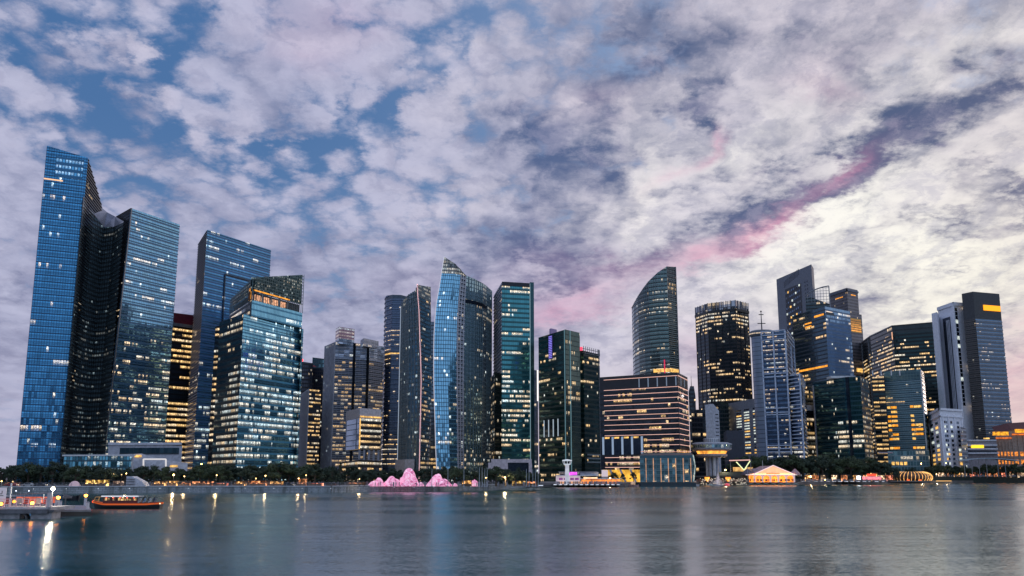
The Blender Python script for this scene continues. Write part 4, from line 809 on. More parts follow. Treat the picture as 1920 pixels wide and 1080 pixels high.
# 27 white art deco block
p = flat([(1739,777),(1761,765),(1803,768)], 920, 1)
t = Tower('stone_building', 'pale older stone building with vertical window bays at the foot of the white tower', p, back=26)
t.walls(WT, 'stone_wall'); t.shell(WT, ROOF)
for k, tt in ((0, .1), (0, .5), (0, .9), (1, .1), (1, .35), (1, .62), (1, .95)): t.pier(WT, k, tt, 1.8, 2.2, t.P[1].z - (9 if k == 0 else 6), .7, 'pilaster')
t.strip(WT, 0, 2, 0, 1, t.P[1].z - 2, 2, 1.2, 'cornice'); t.strip(WT, 0, 2, 0, 1, t.P[1].z - 8, 1, 1.0, 'cornice')
for r_ in range(12):
    z = 8 + r_*4.3
    for k, a_, b_ in ((0, .2, .4), (0, .6, .8), (1, .16, .22), (1, .24, .30), (1, .43, .52), (1, .72, .82)):
        t.panel(rnd.choice([DARKPANE, DARKPANE, BLUEPANE, COOL, WARM]), k, a_, b_, z, z + 2.3, .18, 'window')
ww = sub_tower(t, pts3([(1800,800,915),(1811,803,925)]), 22); ww.walls(facade('old_wing', (.05,.07,.1,1), (.34,.37,.44,1), (.34,.37,.44,1), FH=4, Bay=3, Span=.4, Mull=.4, Thr=.9, Iso=.05, Metal=.1), 'side_wing_wall'); ww.shell(WT, ROOF, 'side_wing_rear')
# 28 stepped terrace block
t = Tower('terraced_building', 'low grey terraced building with long ledges and a yellow lit sign', pts3([(1806,826,930),(1868,827,925)]), back=30)
TS = plain('mauve_stone', (.24, .23, .27, 1), .7); t.walls(TS, 'stone_wall'); t.shell(TS, ROOF)
for v, o_ in ((826, 1), (835, 2), (842, 3), (850, 4)): t.strip(PALESTONE, 0, 1, 0, 1.0, zat(v + 1, 925), 1.4, o_, 'ledge')
for v in (838, 846): t.panel(DARKPANE, 0, .02, .98, zat(v + 3, 925), zat(v, 925), .3, 'window_band')
t.panel(glow('yellow_sign', S(255, 205, 40), 1.5), 0, .22, .58, zat(840, 925), zat(834.5, 925), 3.2, 'yellow_sign'); t.panel(WARM, 0, .62, .8, zat(823.5, 930), zat(821, 930), .5, 'lit_window')
# 29 amber lit classical building
t = Tower('classical_building', 'amber floodlit classical building with a red roof at the right edge', pts3([(1866,813,945),(1896,806,940),(1990,800,935)]), back=40)
CL = plain('warm_stone', (.30, .24, .21, 1), .7); t.walls(CL, 'stone_wall'); t.shell(CL, ROOF)
rf = MB(); z = t.P[1].z
for k in (0, 1):
    a_, b_ = t.P[k], t.P[k+1]; rf.face([(a_.x, a_.y - 1, a_.z), (b_.x, b_.y - 1, b_.z), (b_.x + 3, b_.y + 12, b_.z + 7), (a_.x + 3, a_.y + 12, a_.z + 7)])
rf.build('tiled_roof', plain('red_tile', (.09, .03, .035, 1), .7), t.root)
for k, n_ in ((0, 5), (1, 9)):
    for c in range(n_):
        tt = (c + .5)/n_; t.pier(CL, k, (c + .02)/n_, 1.0, 8, t.P[k].z - 6, .9, 'column')
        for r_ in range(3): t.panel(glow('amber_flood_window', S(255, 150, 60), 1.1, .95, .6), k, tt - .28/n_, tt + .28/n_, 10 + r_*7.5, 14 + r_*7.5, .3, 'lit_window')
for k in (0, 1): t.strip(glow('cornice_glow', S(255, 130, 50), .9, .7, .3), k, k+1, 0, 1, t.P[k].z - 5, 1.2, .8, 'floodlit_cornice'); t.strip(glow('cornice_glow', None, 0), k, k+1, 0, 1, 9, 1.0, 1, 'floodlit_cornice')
for u_, v_, w_ in ((1876, 811, 14), (1916, 806, 12)):
    q = at(u_, v_ + 2, 933); MB().box((q.x, q.y, q.z), (w_, 3, 3.4)).build('dormer', glow('amber_dormer', S(255, 170, 40), 1.2, .85, .5), t.root)
bx = sub_tower(t, pts3([(1890,797,960),(1990,790,960)]), 20); bx.walls(GREYSTONE, 'rear_block'); bx.shell(GREYSTONE, ROOF, 'rear_block_back')
# low buildings on the left bank
t = Tower('low_pavilion', 'low glass fronted pavilion with a thin white roof left of the grey hall', pts3([(120,851.5,470),(246,856,462),(249,858,466)]), back=30)
t.walls(facade('pavilion_glass', (.12, .34, .46, 1), (.05, .12, .17, 1), (.03,.08,.1,1), FH=3.2, Bay=1.6, Span=.25, Mull=.2, Thr=.72, Prob=.5, Iso=.06, Warm=.2, Str=.6, Metal=.8, Tilt=.1), 'glass_wall'); t.shell(GREYSTONE, WHITE); t.strip(WHITE, 0, 2, 0, 1, t.P[0].z - 1.0, .7, 1.2, 'white_roof_edge')
for k in range(3): t.panel(WARM, 0, .25 + k*.2, .31 + k*.2, 5, 6.2, .2, 'lit_window')
t.pier(PALESTONE, 1, .5, 1.2, 2.2, t.P[2].z, .6, 'corner_column')
t = Tower('low_hall', 'flat roofed grey hall with a dark glass band at the foot of the blue towers', pts3([(204,829,545),(342,836,540)]), back=30)
t.walls(GREYSTONE, 'stone_wall'); t.shell(GREYSTONE, ROOF); t.panel(facade('hall_glass', (.05, .11, .15, 1), (.02, .03, .04, 1), FH=9, Bay=2.5, Span=.05, Mull=.08, Thr=.99, Metal=.7), 0, .16, .96, zat(852, 542), zat(839.5, 542), .2, 'glass_band'); t.strip(PALESTONE, 0, 1, 0, 1, t.P[0].z - 1.6, 1.2, .8, 'roof_edge')
t = Tower('low_annex', 'low pale annex with a white portal frame beside the grey hall', pts3([(224,852,500),(266,850.5,498),(306,862,496),(352,868,494)]), back=22)
t.walls(PALESTONE, 'stone_wall'); t.shell(PALESTONE, GREYSTONE)
WF = glow('white_frame_light', S(235, 228, 225), .7)
for a_, b_ in (((269, 861), (311, 861)), ((269, 861), (269, 877)), ((311, 861), (311, 876))):
    MB().tube([at(*a_, 485), at(*b_, 485)], .4).build('portal_frame', WF, t.root)
t.panel(WARM, 0, .7, .99, 15.5, 16.6, .5, 'lit_window'); t.panel(WARM, 3-1, .3, .6, 10.5, 11.5, .3, 'lit_window')

# ------------------------------------------------------------------ ground and water
GZ = 2.2
m, T = newmat('bay_water')
g = T.node('ShaderNodeTexCoord').outputs['Object']
gust = T.sstep(T.noise(T.vm('MULTIPLY', g, (.5, 2.0, 1)), .012, 3, .55), .35, .65)     # wind patches
# long exposure swell: wave faces tilt mostly towards and away from the shore, small ripples ride on them
wa = T.vm('SUBTRACT', T.noise(T.vm('MULTIPLY', g, (.16, 1, 1)), .35, 3, .6, out=1), (.5, .5, .5))
wb = T.vm('SUBTRACT', T.noise(T.vm('MULTIPLY', g, (.5, 1, 1)), 5.5, 2, .6, out=1), (.5, .5, .5))
wn = T.vm('ADD', T.vm('MULTIPLY', wa, (.04, .10, 0)), T.vm('MULTIPLY', wb, T.xyz(.10, T.m('ADD', .15, T.m('MULTIPLY', gust, .30)), 0.0)))
wnor = T.vm('NORMALIZE', T.vm('ADD', wn, (0, -.050, 1)))          # constant tilt towards the viewer, added so the water reflects higher, brighter sky
wcol = T.mix(gust, (.004, .052, .055, 1), (.008, .055, .058, 1))
finish(T, pbsdf(T, wcol, T.m('ADD', .14, T.m('MULTIPLY', gust, .08)), 0, normal=wnor, ior=2.0, spec=.8)); next(n for n in m.node_tree.nodes if n.type == 'BSDF_PRINCIPLED').inputs['Specular Tint'].default_value = (.86, 1.0, .99, 1)
WATER = m
w = MB().face([(-9000, -600, 0), (9000, -600, 0), (9000, 12000, 0), (-9000, 12000, 0)]).build('water', WATER); tag(w, kind='structure')
PAVE = plain('paving', (.16, .15, .15, 1), .8, 0, .3, .3)
shore = [(-2600, 333)] + [tuple(onz(u, v, 0).xy) for u, v in ((-300,926.5),(0,926.5),(300,924.5),(620,924.5),(700,922.5),(916,919.8),(985,913.8))]
g_ = MB(); zs = GZ
pts = [(x, y + 1.0) for x, y in shore] + [tuple(onz(u, v, 0).xy + Vector((0, 22))) for u, v in ((1010,914),(1180,914),(1204,911.5),(1300,911.3),(1340,909.8),(1560,909),(1680,907),(1930,905.4))] + [(2600, 905), (9000, 1400), (9000, 11500), (-9000, 11500), (-9000, 400)]
n = len(pts); g_.v = [Vector((x, y, zs)) for x, y in pts] + [Vector((x, y, -2)) for x, y in pts]; g_.f = [tuple(range(n))] + [(i, n+i, n+(i+1) % n, (i+1) % n) for i in range(n)]
gr = g_.build('ground', PAVE); tag(gr, kind='structure')
# sea wall with coping, drip line and railing
m, T = newmat('sea_wall_stone'); g = T.node('ShaderNodeTexCoord').outputs['Object']; x, y, z = T.sep(g)
br = T.node('ShaderNodeTexBrick'); T.put(br.inputs['Vector'], T.xyz(x, z, 0)); br.inputs['Scale'].default_value = 1.0; br.inputs['Brick Width'].default_value = 1.6; br.inputs['Row Height'].default_value = .6; br.inputs['Mortar Size'].default_value = .05
br.inputs['Color1'].default_value = (.28,.31,.35,1); br.inputs['Color2'].default_value = (.38,.41,.45,1); br.inputs['Mortar'].default_value = (.09,.10,.11,1)
st_ = T.noise(T.vm('MULTIPLY', g, (1, 1, .25)), .5, 5, .65); c = T.mix(T.sstep(st_, .4, .7), br.outputs[0], (.10, .115, .12, 1)); c = T.mix(T.sstep(z, .9, .2), c, (.03, .045, .035, 1))
finish(T, pbsdf(T, c, .8)); SEAST = m
def ribbon(mb, line, z0, z1, o0, o1):
    for (a, b) in zip(line, line[1:]):
        a, b = Vector((a[0], a[1], 0)), Vector((b[0], b[1], 0)); d = (b-a).normalized(); nn = Vector((d.y, -d.x, 0))
        P = [a+nn*o1, b+nn*o1, b+nn*o0, a+nn*o0]; mb.face([p + Vector((0,0,z1)) for p in P]); mb.face([P[0]+Vector((0,0,z0)), P[1]+Vector((0,0,z0)), P[1]+Vector((0,0,z1)), P[0]+Vector((0,0,z1))])
        mb.face([P[3]+Vector((0,0,z0)), P[2]+Vector((0,0,z0)), P[2]+Vector((0,0,z1)), P[3]+Vector((0,0,z1))])
sw = thing('sea_wall', 'long grey stone sea wall with railing along the promenade at the left', 'wall', (shore[3][0], shore[3][1], -1))
ln = shore; mb = MB(); ribbon(mb, ln, -1.2, GZ + .12, -1.2, .25); mb.build('wall_face', SEAST, sw)
mb = MB(); ribbon(mb, ln, GZ + .12, GZ + .42, -.7, .5); mb.build('coping', plain('coping_stone', (.48, .50, .55, 1), .7), sw)
mb = MB()
def along(line, step):
    out = []
    for a, b in zip(line, line[1:]):
        a, b = Vector((a[0], a[1], 0)), Vector((b[0], b[1], 0)); L = (b-a).length; k = int(L/step)
        out += [a.lerp(b, i/max(k, 1)) for i in range(k)]
    return out
inner = [(x, y + .5) for x, y in ln[1:]]
for p in along(inner, 2.6): mb.box((p.x, p.y, GZ + .95), (.09, .09, 1.1))
for zz in (.75, 1.1, 1.48):
    for a, b in zip(inner, inner[1:]): mb.tube([(a[0], a[1], GZ + zz), (b[0], b[1], GZ + zz)], .035, 4)
mb.build('railing', STEEL, sw)
mb = MB()
for p in along([(x, y - .45) for x, y in ln[1:-1]], 9): mb.box((p.x, p.y, GZ - .5), (.25, .12, .12))
mb.build('wall_light', glow('wall_light_glow', S(235, 240, 255), 1.2), sw)

# ------------------------------------------------------------------ trees
def leafmat(name, c0, c1):
    m, T = newmat(name); g = T.node('ShaderNodeTexCoord').outputs['Object']; oi = T.node('ShaderNodeObjectInfo').outputs['Random']
    n = T.sstep(T.noise(T.vm('ADD', g, T.xyz(T.m('MULTIPLY', oi, 60.0), 0.0, 0.0)), .45, 4, .7), .3, .7)
    finish(T, pbsdf(T, T.mix(n, c0, c1), .75)); return m
LEAF = leafmat('leaves_dark', (.016, .032, .016, 1), (.05, .078, .032, 1)); LEAF2 = leafmat('leaves_deep', (.012, .028, .02, 1), (.032, .055, .03, 1))
BARK = plain('bark', (.07, .055, .045, 1), .9)
def crown_mesh(name, seed, w, h, z0, n, leaf, kind='rain'):
    r = random.Random(seed); vs, fs = [], []; clumps = []
    if kind == 'cone':
        for k in range(60):
            t_ = r.random(); clumps.append((Vector((0, 0, 0)) + Vector((math.cos(k*2.4), math.sin(k*2.4), 0)) * w*.42*(1-t_)*r.uniform(.5, 1) + Vector((0, 0, z0 + h*t_)), w*.16*(1.25-t_)))
    else:
        for k in range(26):
            a, q = r.uniform(0, 6.283), math.sqrt(r.random())
            zz = z0 + h*(.30 + .62*(1-q*q)*r.uniform(.55, 1) - .18*q*r.random()); clumps.append((Vector((math.cos(a)*q*w*.42, math.sin(a)*q*w*.42, zz)), r.uniform(.10, .19)*w*(1.1-.35*q)))
    for i in range(n):
        c, rad = clumps[r.randrange(len(clumps))]
        d = Vector((r.gauss(0, 1), r.gauss(0, 1), r.gauss(0, 1))).normalized()*rad*(r.random()**.35); d.z *= .62
        p = c + d; nrm = (d.normalized() + Vector((r.gauss(0, .5), r.gauss(0, .5), r.gauss(.3, .5)))).normalized()
        a = nrm.cross(Vector((r.gauss(0,1), r.gauss(0,1), r.gauss(0,1)))).normalized(); b = nrm.cross(a); s = leaf*r.uniform(.6, 1.3); i0 = len(vs)
        vs += [p - a*s, p - b*s*.6, p + a*s, p + b*s*.6]; fs.append((i0, i0+1, i0+2, i0+3))
    me = bpy.data.meshes.new(name); me.from_pydata(vs, [], fs); return me, clumps
def trunk_mesh(name, clumps, z0, rad, seed):
    r = random.Random(seed); mb = MB(); mb.tube([(0,0,-.3), (.1,0,z0*.5), (0,.1,z0*1.05)], [rad*1.3, rad, rad*.75], 8)
    for c, q in clumps[:9]: mb.tube([(0, .1, z0*.95), Vector((0,0,z0)).lerp(c, .45) + Vector((0,0,.4)), c], [rad*.5, rad*.3, rad*.1], 5)
    me = bpy.data.meshes.new(name); me.from_pydata(mb.v, [], mb.f); me.materials.append(BARK); return me
TM = {}
for key, (w_, h_, z0_, n_, lf, kd, mt) in {'a': (13, 7.6, 2.6, 3600, .36, 'rain', LEAF), 'b': (12, 8.6, 2.4, 3600, .36, 'rain', LEAF2), 'c': (15, 7.0, 2.8, 3900, .38, 'rain', LEAF),
                                           'd': (10, 9.4, 2.4, 3200, .34, 'rain', LEAF2), 'cone': (5.2, 9.6, 1.0, 3000, .3, 'cone', LEAF2), 'e': (13.5, 8.0, 2.2, 3600, .36, 'rain', LEAF2)}.items():
    cm, cl = crown_mesh('crown', len(TM)*7+3, w_, h_, z0_, n_, lf, kd); cm.materials.append(mt); TM[key] = (cm, trunk_mesh('trunk', cl, z0_ + h_*.3 if kd == 'rain' else z0_ + h_*.9, .42 if kd == 'rain' else .2, 5), w_, z0_ + h_)
LM = [(-999, 60, 'far left edge'), (60, 120, 'tallest blue tower'), (120, 200, 'low glass pavilion'), (200, 262, 'pale portal annex'), (262, 350, 'grey hall end'), (350, 400, 'foot of the peaked blue tower'), (400, 480, 'left side of wedge crowned tower'),
      (480, 565, 'wedge crowned tower'), (565, 645, 'ribbed apartment towers'), (645, 720, 'block raised on columns'), (720, 810, 'smaller sail tower'), (810, 925, 'tallest sail tower'), (925, 1005, 'pale portal building'), (1005, 1125, 'dark green tower'),
      (1125, 1210, 'light striped black block'), (1210, 1305, 'glass waterside block'), (1305, 1380, 'disc topped tower'), (1380, 1425, 'grey windowed block'), (1425, 1515, 'white framed tower'), (1515, 1615, 'broad dark teal block'), (1615, 1680, 'amber lit side wing'), (1680, 1750, 'ribbed light dome'), (1750, 1830, 'pale old stone building'), (1830, 1880, 'terraced building'), (1880, 9999, 'amber classical building')]
def where(u): return next(n_ for a, b, n_ in LM if a <= u < b)
ORDN = 'first second third fourth fifth sixth seventh eighth ninth tenth eleventh twelfth'.split()
PLACED = []                                     # (object, u, fmt) -> labels are written once all are placed
def note(o, u, what, short): PLACED.append((o, u, what, short))
def write_labels():
    by = {}
    for o, u, what, short in PLACED: by.setdefault((what, short, where(u)), []).append((u, o))
    for (what, short, wh), lst in by.items():
        lst.sort(key=lambda q: q[0])
        for k, (u, o) in enumerate(lst):
            o['label'] = f'{what} before the {wh}' if len(lst) == 1 else f'{what} before the {wh}, {ORDN[min(k, 11)]} from left'
def tree(key, u, Y, top_v, base=GZ, wscale=1.0, group='trees along the promenade', name='tree', what='dark tree'):
    cm, tm, w_, H = TM[key]; x = xat(u, Y, base); s = max(.3, (zat(top_v, Y) - base) / H)
    t = thing(name, 'x', 'tree', (x, Y, base), group); t.rotation_euler = (0, 0, rnd.uniform(0, 6.28)); t.scale = (s*wscale, s*wscale, s)
    for nm, me in (('crown', cm), ('trunk', tm)): o = bpy.data.objects.new(nm, me); COL.objects.link(o); o.parent = t
    note(t, u, what, 'tree'); return t
R2 = random.Random(21)
row = [(-26,868),(2,869),(28,867),(52,866),(75,865),(98,864),(118,867),(140,871),(160,872),(178,868),(196,872),(214,877),(232,879),(268,871),(288,870),(308,873),(334,877),(352,875),(374,871),(392,868),(412,869),(430,867),
       (452,868),(470,869),(488,868),(506,868),(524,866),(541,867),(558,868),(574,869),(590,868),(606,870),(620,872),(672,876),(692,876),(712,876),(735,874),(812,872),(832,874),(852,875),(872,876),(890,880),(914,880),(930,872),(948,876),(966,882),(984,884),(1004,884)]
for u, v in row: tree(R2.choice('abcde'), u, R2.uniform(392, 440), v + R2.uniform(-1.5, 2.0), wscale=R2.uniform(.95, 1.2))
for u, v, y_ in ((637, 867, 385), (622, 875, 388), (902, 874, 400)): tree('cone', u, y_, v, name='conifer', what='pointed conifer', group='conifers on the promenade')
for u, v in ((1150, 885), (1168, 887), (1188, 884)): tree(R2.choice('ad'), u, 640, v, wscale=.9, group='small trees before the amber lobby', what='small round tree')
rowr = [(1385,858),(1398,854),(1416,852),(1432,853),(1452,856),(1470,853),(1488,852),(1506,853),(1524,851),(1543,850),(1560,850),(1578,852),(1597,853),(1616,855),(1634,858),(1652,860),(1668,866)]
for u, v in rowr: tree(R2.choice('abce'), u, R2.uniform(735, 790), v + R2.uniform(-2, 2), wscale=R2.uniform(.8, 1.05), group='tall trees on the right bank', what='tall spreading tree')
for u, v in ((1712,880),(1742,870),(1758,868),(1775,866),(1792,869),(1810,872),(1830,872),(1850,869),(1868,870),(1888,868),(1906,869),(1926,866),(1948,868)): tree(R2.choice('abce'), u, R2.uniform(885, 905), v + R2.uniform(-1, 2), base=4.5, wscale=R2.uniform(.8, 1.1), group='trees on the right bank', what='dark bushy tree')
def shrubbery(u0, u1, Y, h, n, base, label, seed):
    r = random.Random(seed); vs, fs = [], []; from mathutils import noise as N
    x0, x1 = xat(u0, Y, base), xat(u1, Y, base)
    for i in range(n):
        x = r.uniform(x0, x1); top = h*(.62 + .5*N.noise(Vector((x*.13, seed, 0))) + .25*N.noise(Vector((x*.5, seed, 3)))); p = Vector((x, Y + r.uniform(0, 5), base + top*(1 - r.random()**1.5*.95)))
        a = Vector((r.gauss(0,1), r.gauss(0,1), r.gauss(0,1))).normalized(); b = a.cross(Vector((r.gauss(0,1), r.gauss(0,1), r.gauss(0,1)))).normalized(); s = r.uniform(.35, .75); i0 = len(vs)
        vs += [p - a*s, p - b*s*.6, p + a*s, p + b*s*.6]; fs.append((i0, i0+1, i0+2, i0+3))
    mb = MB(); mb.v = vs; mb.f = fs; tag(mb.build('shrubbery', LEAF2), label, 'shrubs', None, 'stuff')
shrubbery(-60, 1012, 447, 9, 26000, GZ, 'dense dark shrubbery filling the gaps behind the promenade trees', 3)
shrubbery(1376, 1690, 800, 17, 12000, GZ, 'dense dark undergrowth behind the tall spreading trees', 5); shrubbery(1700, 1960, 918, 12, 9000, 4.5, 'dark undergrowth behind the trees of the right quay', 8)
# ------------------------------------------------------------------ lamps
LAMPG = glow('lamp_globe', S(255, 214, 150), 1.2, 0, 1, True); LAMPS = glow('lamp_globe_bright', S(255, 206, 140), 3.2, 0, 1, True); LAMPW = glow('lamp_globe_cool', S(255, 240, 210), 20, 0, 1, True)
def lamp(u, v, Y, base=GZ, power=0, globe=.28, mat=None, col=(1, .72, .38), what='street lamp', group='street lamps on the promenade', arm=True):
    z = zat(v, Y); x = xat(u, Y, z); t = thing('street_lamp', 'x', 'street lamp', (x, Y, base), group)
    MB().tube([(x, Y, base), (x, Y, base + .4), (x, Y, z - .2)], [.14, .09, .06], 8).build('pole', DARKMETAL, t)
    MB().lathe((x, Y, z), [(0, -globe), (globe*.8, -globe*.6), (globe, 0), (globe*.8, globe*.6), (0, globe)], 10).build('globe', mat or (LAMPS if power >= 2000 else LAMPG), t, True)
    MB().lathe((x, Y, z + globe), [(globe*1.3, -.05), (globe*.8, .12), (0, .18)], 10).build('cap', DARKMETAL, t)
    if power:
        l = bpy.data.lights.new('lamp_light', 'POINT'); l.energy = power; l.color = col; l.shadow_soft_size = .4; o = bpy.data.objects.new('lamp_light', l); COL.objects.link(o); o.location = (0, -.7, z - base - .2); o.parent = t
    note(t, u, what, 'lamp'); return t
for u, v, Y, pw in ((3,902,368,900),(24,903,372,0),(213,889,395,500),(228,890,395,0),(237,887.5,392,900),(326,890,375,2200),(346,893,372,500),(378,870,470,1500),(406,891,372,900),(498,892,372,900),(560,897,372,500),(574,891,378,500),(674,898,372,300),(911,895.5,395,500),(946.5,894.5,400,2500),(480,897,380,300)):
    lamp(u, v, Y, power=pw, globe=.34 if pw > 1000 else .26)
for u, v, Y, pw in ((1470,902,690,0),(1520,893,700,4000),(1547,899,690,1500),(1630,897,700,3000),(1727,869,860,3000),(1660,870,850,2000),(1756,889,868,3000),(1773,868,880,1500),(1360,881,700,3000),(1144,896.5,548,5000)):
    lamp(u, v, Y, power=pw, globe=.55, base=3, group='street lamps on the right bank', what='distant street lamp')
def stallmat(col, st):
    nm = 'stall_%d_%d' % (st*10, int(col[1]*100))
    if nm in MATS: return MATS[nm]
    m, T = newmat(nm); x, y, z = T.sep(T.node('ShaderNodeTexCoord').outputs['Object']); oi = T.node('ShaderNodeObjectInfo').outputs['Random']
    wn_ = T.node('ShaderNodeTexWhiteNoise', noise_dimensions='2D'); T.put(wn_.inputs['Vector'], T.xyz(T.m('FLOOR', T.m('ADD', T.m('MULTIPLY', x, 1.15), T.m('MULTIPLY', oi, 99.0))), T.m('FLOOR', T.m('MULTIPLY', z, .8)), 0.0))
    n_ = T.noise(T.xyz(T.m('ADD', x, T.m('MULTIPLY', oi, 50.0)), y, z), .9, 3, .7)
    e = T.m('MULTIPLY', T.m('MULTIPLY', T.m('POWER', wn_.outputs['Value'], 1.4), st*2.9), T.sstep(n_, .40, .58, .04, 1.0))
    finish(T, pbsdf(T, (.08, .05, .04, 1), .7, 0, T.mix(wn_.outputs['Value'], tuple(c * .7 for c in col[:3]) + (1,), T.mix(.35, col, S(255, 226, 180))), e)); MATS[nm] = m; return m
# ------------------------------------------------------------------ lit kiosks and stalls under the trees
def kiosk(u0, u1, v0, v1, Y, col, strength, base=GZ, name='food_kiosk', what='amber lit kiosk', group='lit kiosks under the promenade trees'):
    x0, x1 = xat(u0, Y, 4), xat(u1, Y, 4); z0, z1 = max(base, zat(v1, Y)), zat(v0, Y); cx = (x0+x1)/2; W = x1-x0
    t = thing(name, 'x', 'kiosk', (cx, Y, base), group)
    MB().box((cx, Y+3.2, (base+z1)/2), (W, .3, z1-base)).build('lit_back_wall', stallmat(col, strength), t)
    MB().box((cx, Y+1.6, z1+.15), (W+1.2, 4.4, .3)).build('canopy', DARKMETAL, t)
    MB().box((cx, Y, base+.5), (W*.9, .5, 1.0)).build('counter', plain('counter_wood', (.10, .06, .04, 1)), t)
    for k in range(max(2, int(W/4)+1)): MB().box((x0 + W*k/max(1, int(W/4)), Y-.4, (base+z1)/2), (.16, .16, z1-base)).build('post', DARKMETAL, t)
    l = bpy.data.lights.new('kiosk_light', 'AREA'); l.shape = 'RECTANGLE'; l.size = W*.8; l.size_y = 2; l.energy = 12*W; l.color = (1, .55, .22); o = bpy.data.objects.new('kiosk_light', l); COL.objects.link(o); o.location = (0, 1.2, z1-base-.1); o.parent = t
    note(t, (u0+u1)/2, what, 'kiosk'); return t
AM, OR, RD, YL = S(255, 170, 60), S(255, 130, 50), S(255, 84, 52), S(255, 196, 70)
for u0, u1, v0, v1, c_, s_ in ((2,30,905,910,OR,.9),(154,199,900,909,YL,1.35),(206,226,902,910,S(230,190,170),.6),(284,308,903,910,AM,1.2),(312,330,902,910,AM,1.3),(336,352,904,911,OR,1.0),(356,396,903,911,OR,1.25),(402,424,906,911,RD,.9),(436,458,903,910,AM,1.1),(462,500,902,910,OR,1.4),(503,528,903,911,AM,.9),
                               (556,572,898,907,OR,.7),(576,604,906,911,RD,1.1),(612,628,907,911,RD,.6),(650,684,905,910,OR,.8),(866,884,901,909,AM,1.1),(960,985,902,910,YL,.9),(989,1006,903,909,OR,.9)):
    kiosk(u0, u1, v0, v1, 378 if u0 < 900 else 400, c_, s_)
# white half dome tent and sloping grey pavilion by the left promenade
t = thing('dome_tent', 'small white half dome tent on the promenade behind the jetty lamp', 'tent', onz(140, 911, GZ)); c = org(t); c = Vector((xat(140, 362, 3), 362, GZ))
t.location = c; ORG[t.name] = c; rr = 2.0
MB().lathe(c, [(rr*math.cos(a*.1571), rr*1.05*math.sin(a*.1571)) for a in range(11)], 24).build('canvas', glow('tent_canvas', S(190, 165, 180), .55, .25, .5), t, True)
t = thing('sloping_pavilion', 'grey wedge shaped pavilion with stacked ledges near the pale portal annex', 'pavilion', (xat(258, 368, 3), 368, GZ))
c = org(t); x0, x1, x2 = xat(240, 368, 3), xat(250, 368, 3), xat(277, 368, 3); z1 = zat(893, 368)
mb = MB(); P = [(x0, GZ), (x2, GZ), (x2 - 1.2, GZ + 1.7), (x1, z1), (x0, z1)]
mb.face([(x, 366, z) for x, z in P]); mb.face([(x, 371, z) for x, z in reversed(P)])
for (a, b) in zip(P, P[1:] + P[:1]): mb.face([(a[0], 366, a[1]), (b[0], 366, b[1]), (b[0], 371, b[1]), (a[0], 371, a[1])])
mb.build('shell', PALESTONE, t)
for k in range(3): MB().box((x0 + 1.6, 365.8, GZ + 1 + k*.9), (3.2, .5, .12)).build('ledge', DARKMETAL, t)
# ------------------------------------------------------------------ flagpoles
for k, (u, v) in enumerate(((810,879),(840,878),(870,880),(899,877),(904,876),(909,879),(913.5,878),(987,880),(992,881),(999,880),(1004,881),(1009,880),(1401,870))):
    Y = 372 if u < 1300 else 660; z = zat(v, Y); x = xat(u, Y, z); t = thing('flagpole', 'x', 'flagpole', (x, Y, GZ), 'bare flagpoles along the sea wall')
    MB().tube([(x, Y, GZ), (x, Y, z)], [.13, .07], 6).build('pole', plain('pole_white', (.42, .45, .5, 1), .5), t); MB().lathe((x, Y, z), [(0, 0), (.14, .12), (0, .25)], 8).build('finial', STEEL, t); MB().box((x, Y, GZ + .15), (.6, .6, .3)).build('footing', GREYSTONE, t)
    note(t, u, 'bare slim pole', 'pole')
# ------------------------------------------------------------------ pink glowing boulders
m, T = newmat('pink_boulder'); g = T.node('ShaderNodeTexCoord').outputs['Object']; oi = T.node('ShaderNodeObjectInfo').outputs['Random']
gg = T.vm('ADD', g, T.xyz(T.m('MULTIPLY', oi, 40.0), 0.0, 0.0)); n1_ = T.noise(gg, .32, 6, .72, 1.6); n2_ = T.noise(gg, 1.3, 4, .7)
c = T.mix(T.sstep(n1_, .42, .62), S(244, 176, 204), S(206, 96, 146)); c = T.mix(T.sstep(n2_, .52, .66), c, S(250, 218, 232)); c = T.mix(T.sstep(n1_, .56, .66), c, S(88, 34, 76))
z = T.sep(T.node('ShaderNodeNewGeometry').outputs['Position'])[2]
finish(T, pbsdf(T, c, .5, 0, c, .62)); PINKM = m; m.cycles.emission_sampling = 'AUTO'
def boulder(cx, cy, w_, h_, d_, seed, peak=.0):
    bm = bmesh.new(); bmesh.ops.create_icosphere(bm, subdivisions=4, radius=1); r = random.Random(seed); from mathutils import noise as N
    off = Vector((r.uniform(0, 50), r.uniform(0, 50), 0)); sc = []
    for v in bm.verts:
        p = v.co.copy(); k = 1 + .26*N.noise(p*1.1 + off) + .13*N.noise(p*2.6 + off) + .05*N.noise(p*6 + off); tz = max(0, p.z); p = p*k
        p.x = p.x*(1 - .16*tz*tz) + peak*tz; v.co = Vector((p.x*w_/2, p.y*d_/2, max(-.02, p.z)*h_))
    me = bpy.data.meshes.new('inflatable_boulder'); bm.to_mesh(me); bm.free(); me.materials.append(PINKM); me.shade_smooth()
    zt = max(v.co.z for v in me.vertices)
    for v in me.vertices: v.co.z *= h_/zt
    o = bpy.data.objects.new('inflatable_boulder', me); COL.objects.link(o); o.location = (cx, cy, GZ); return o
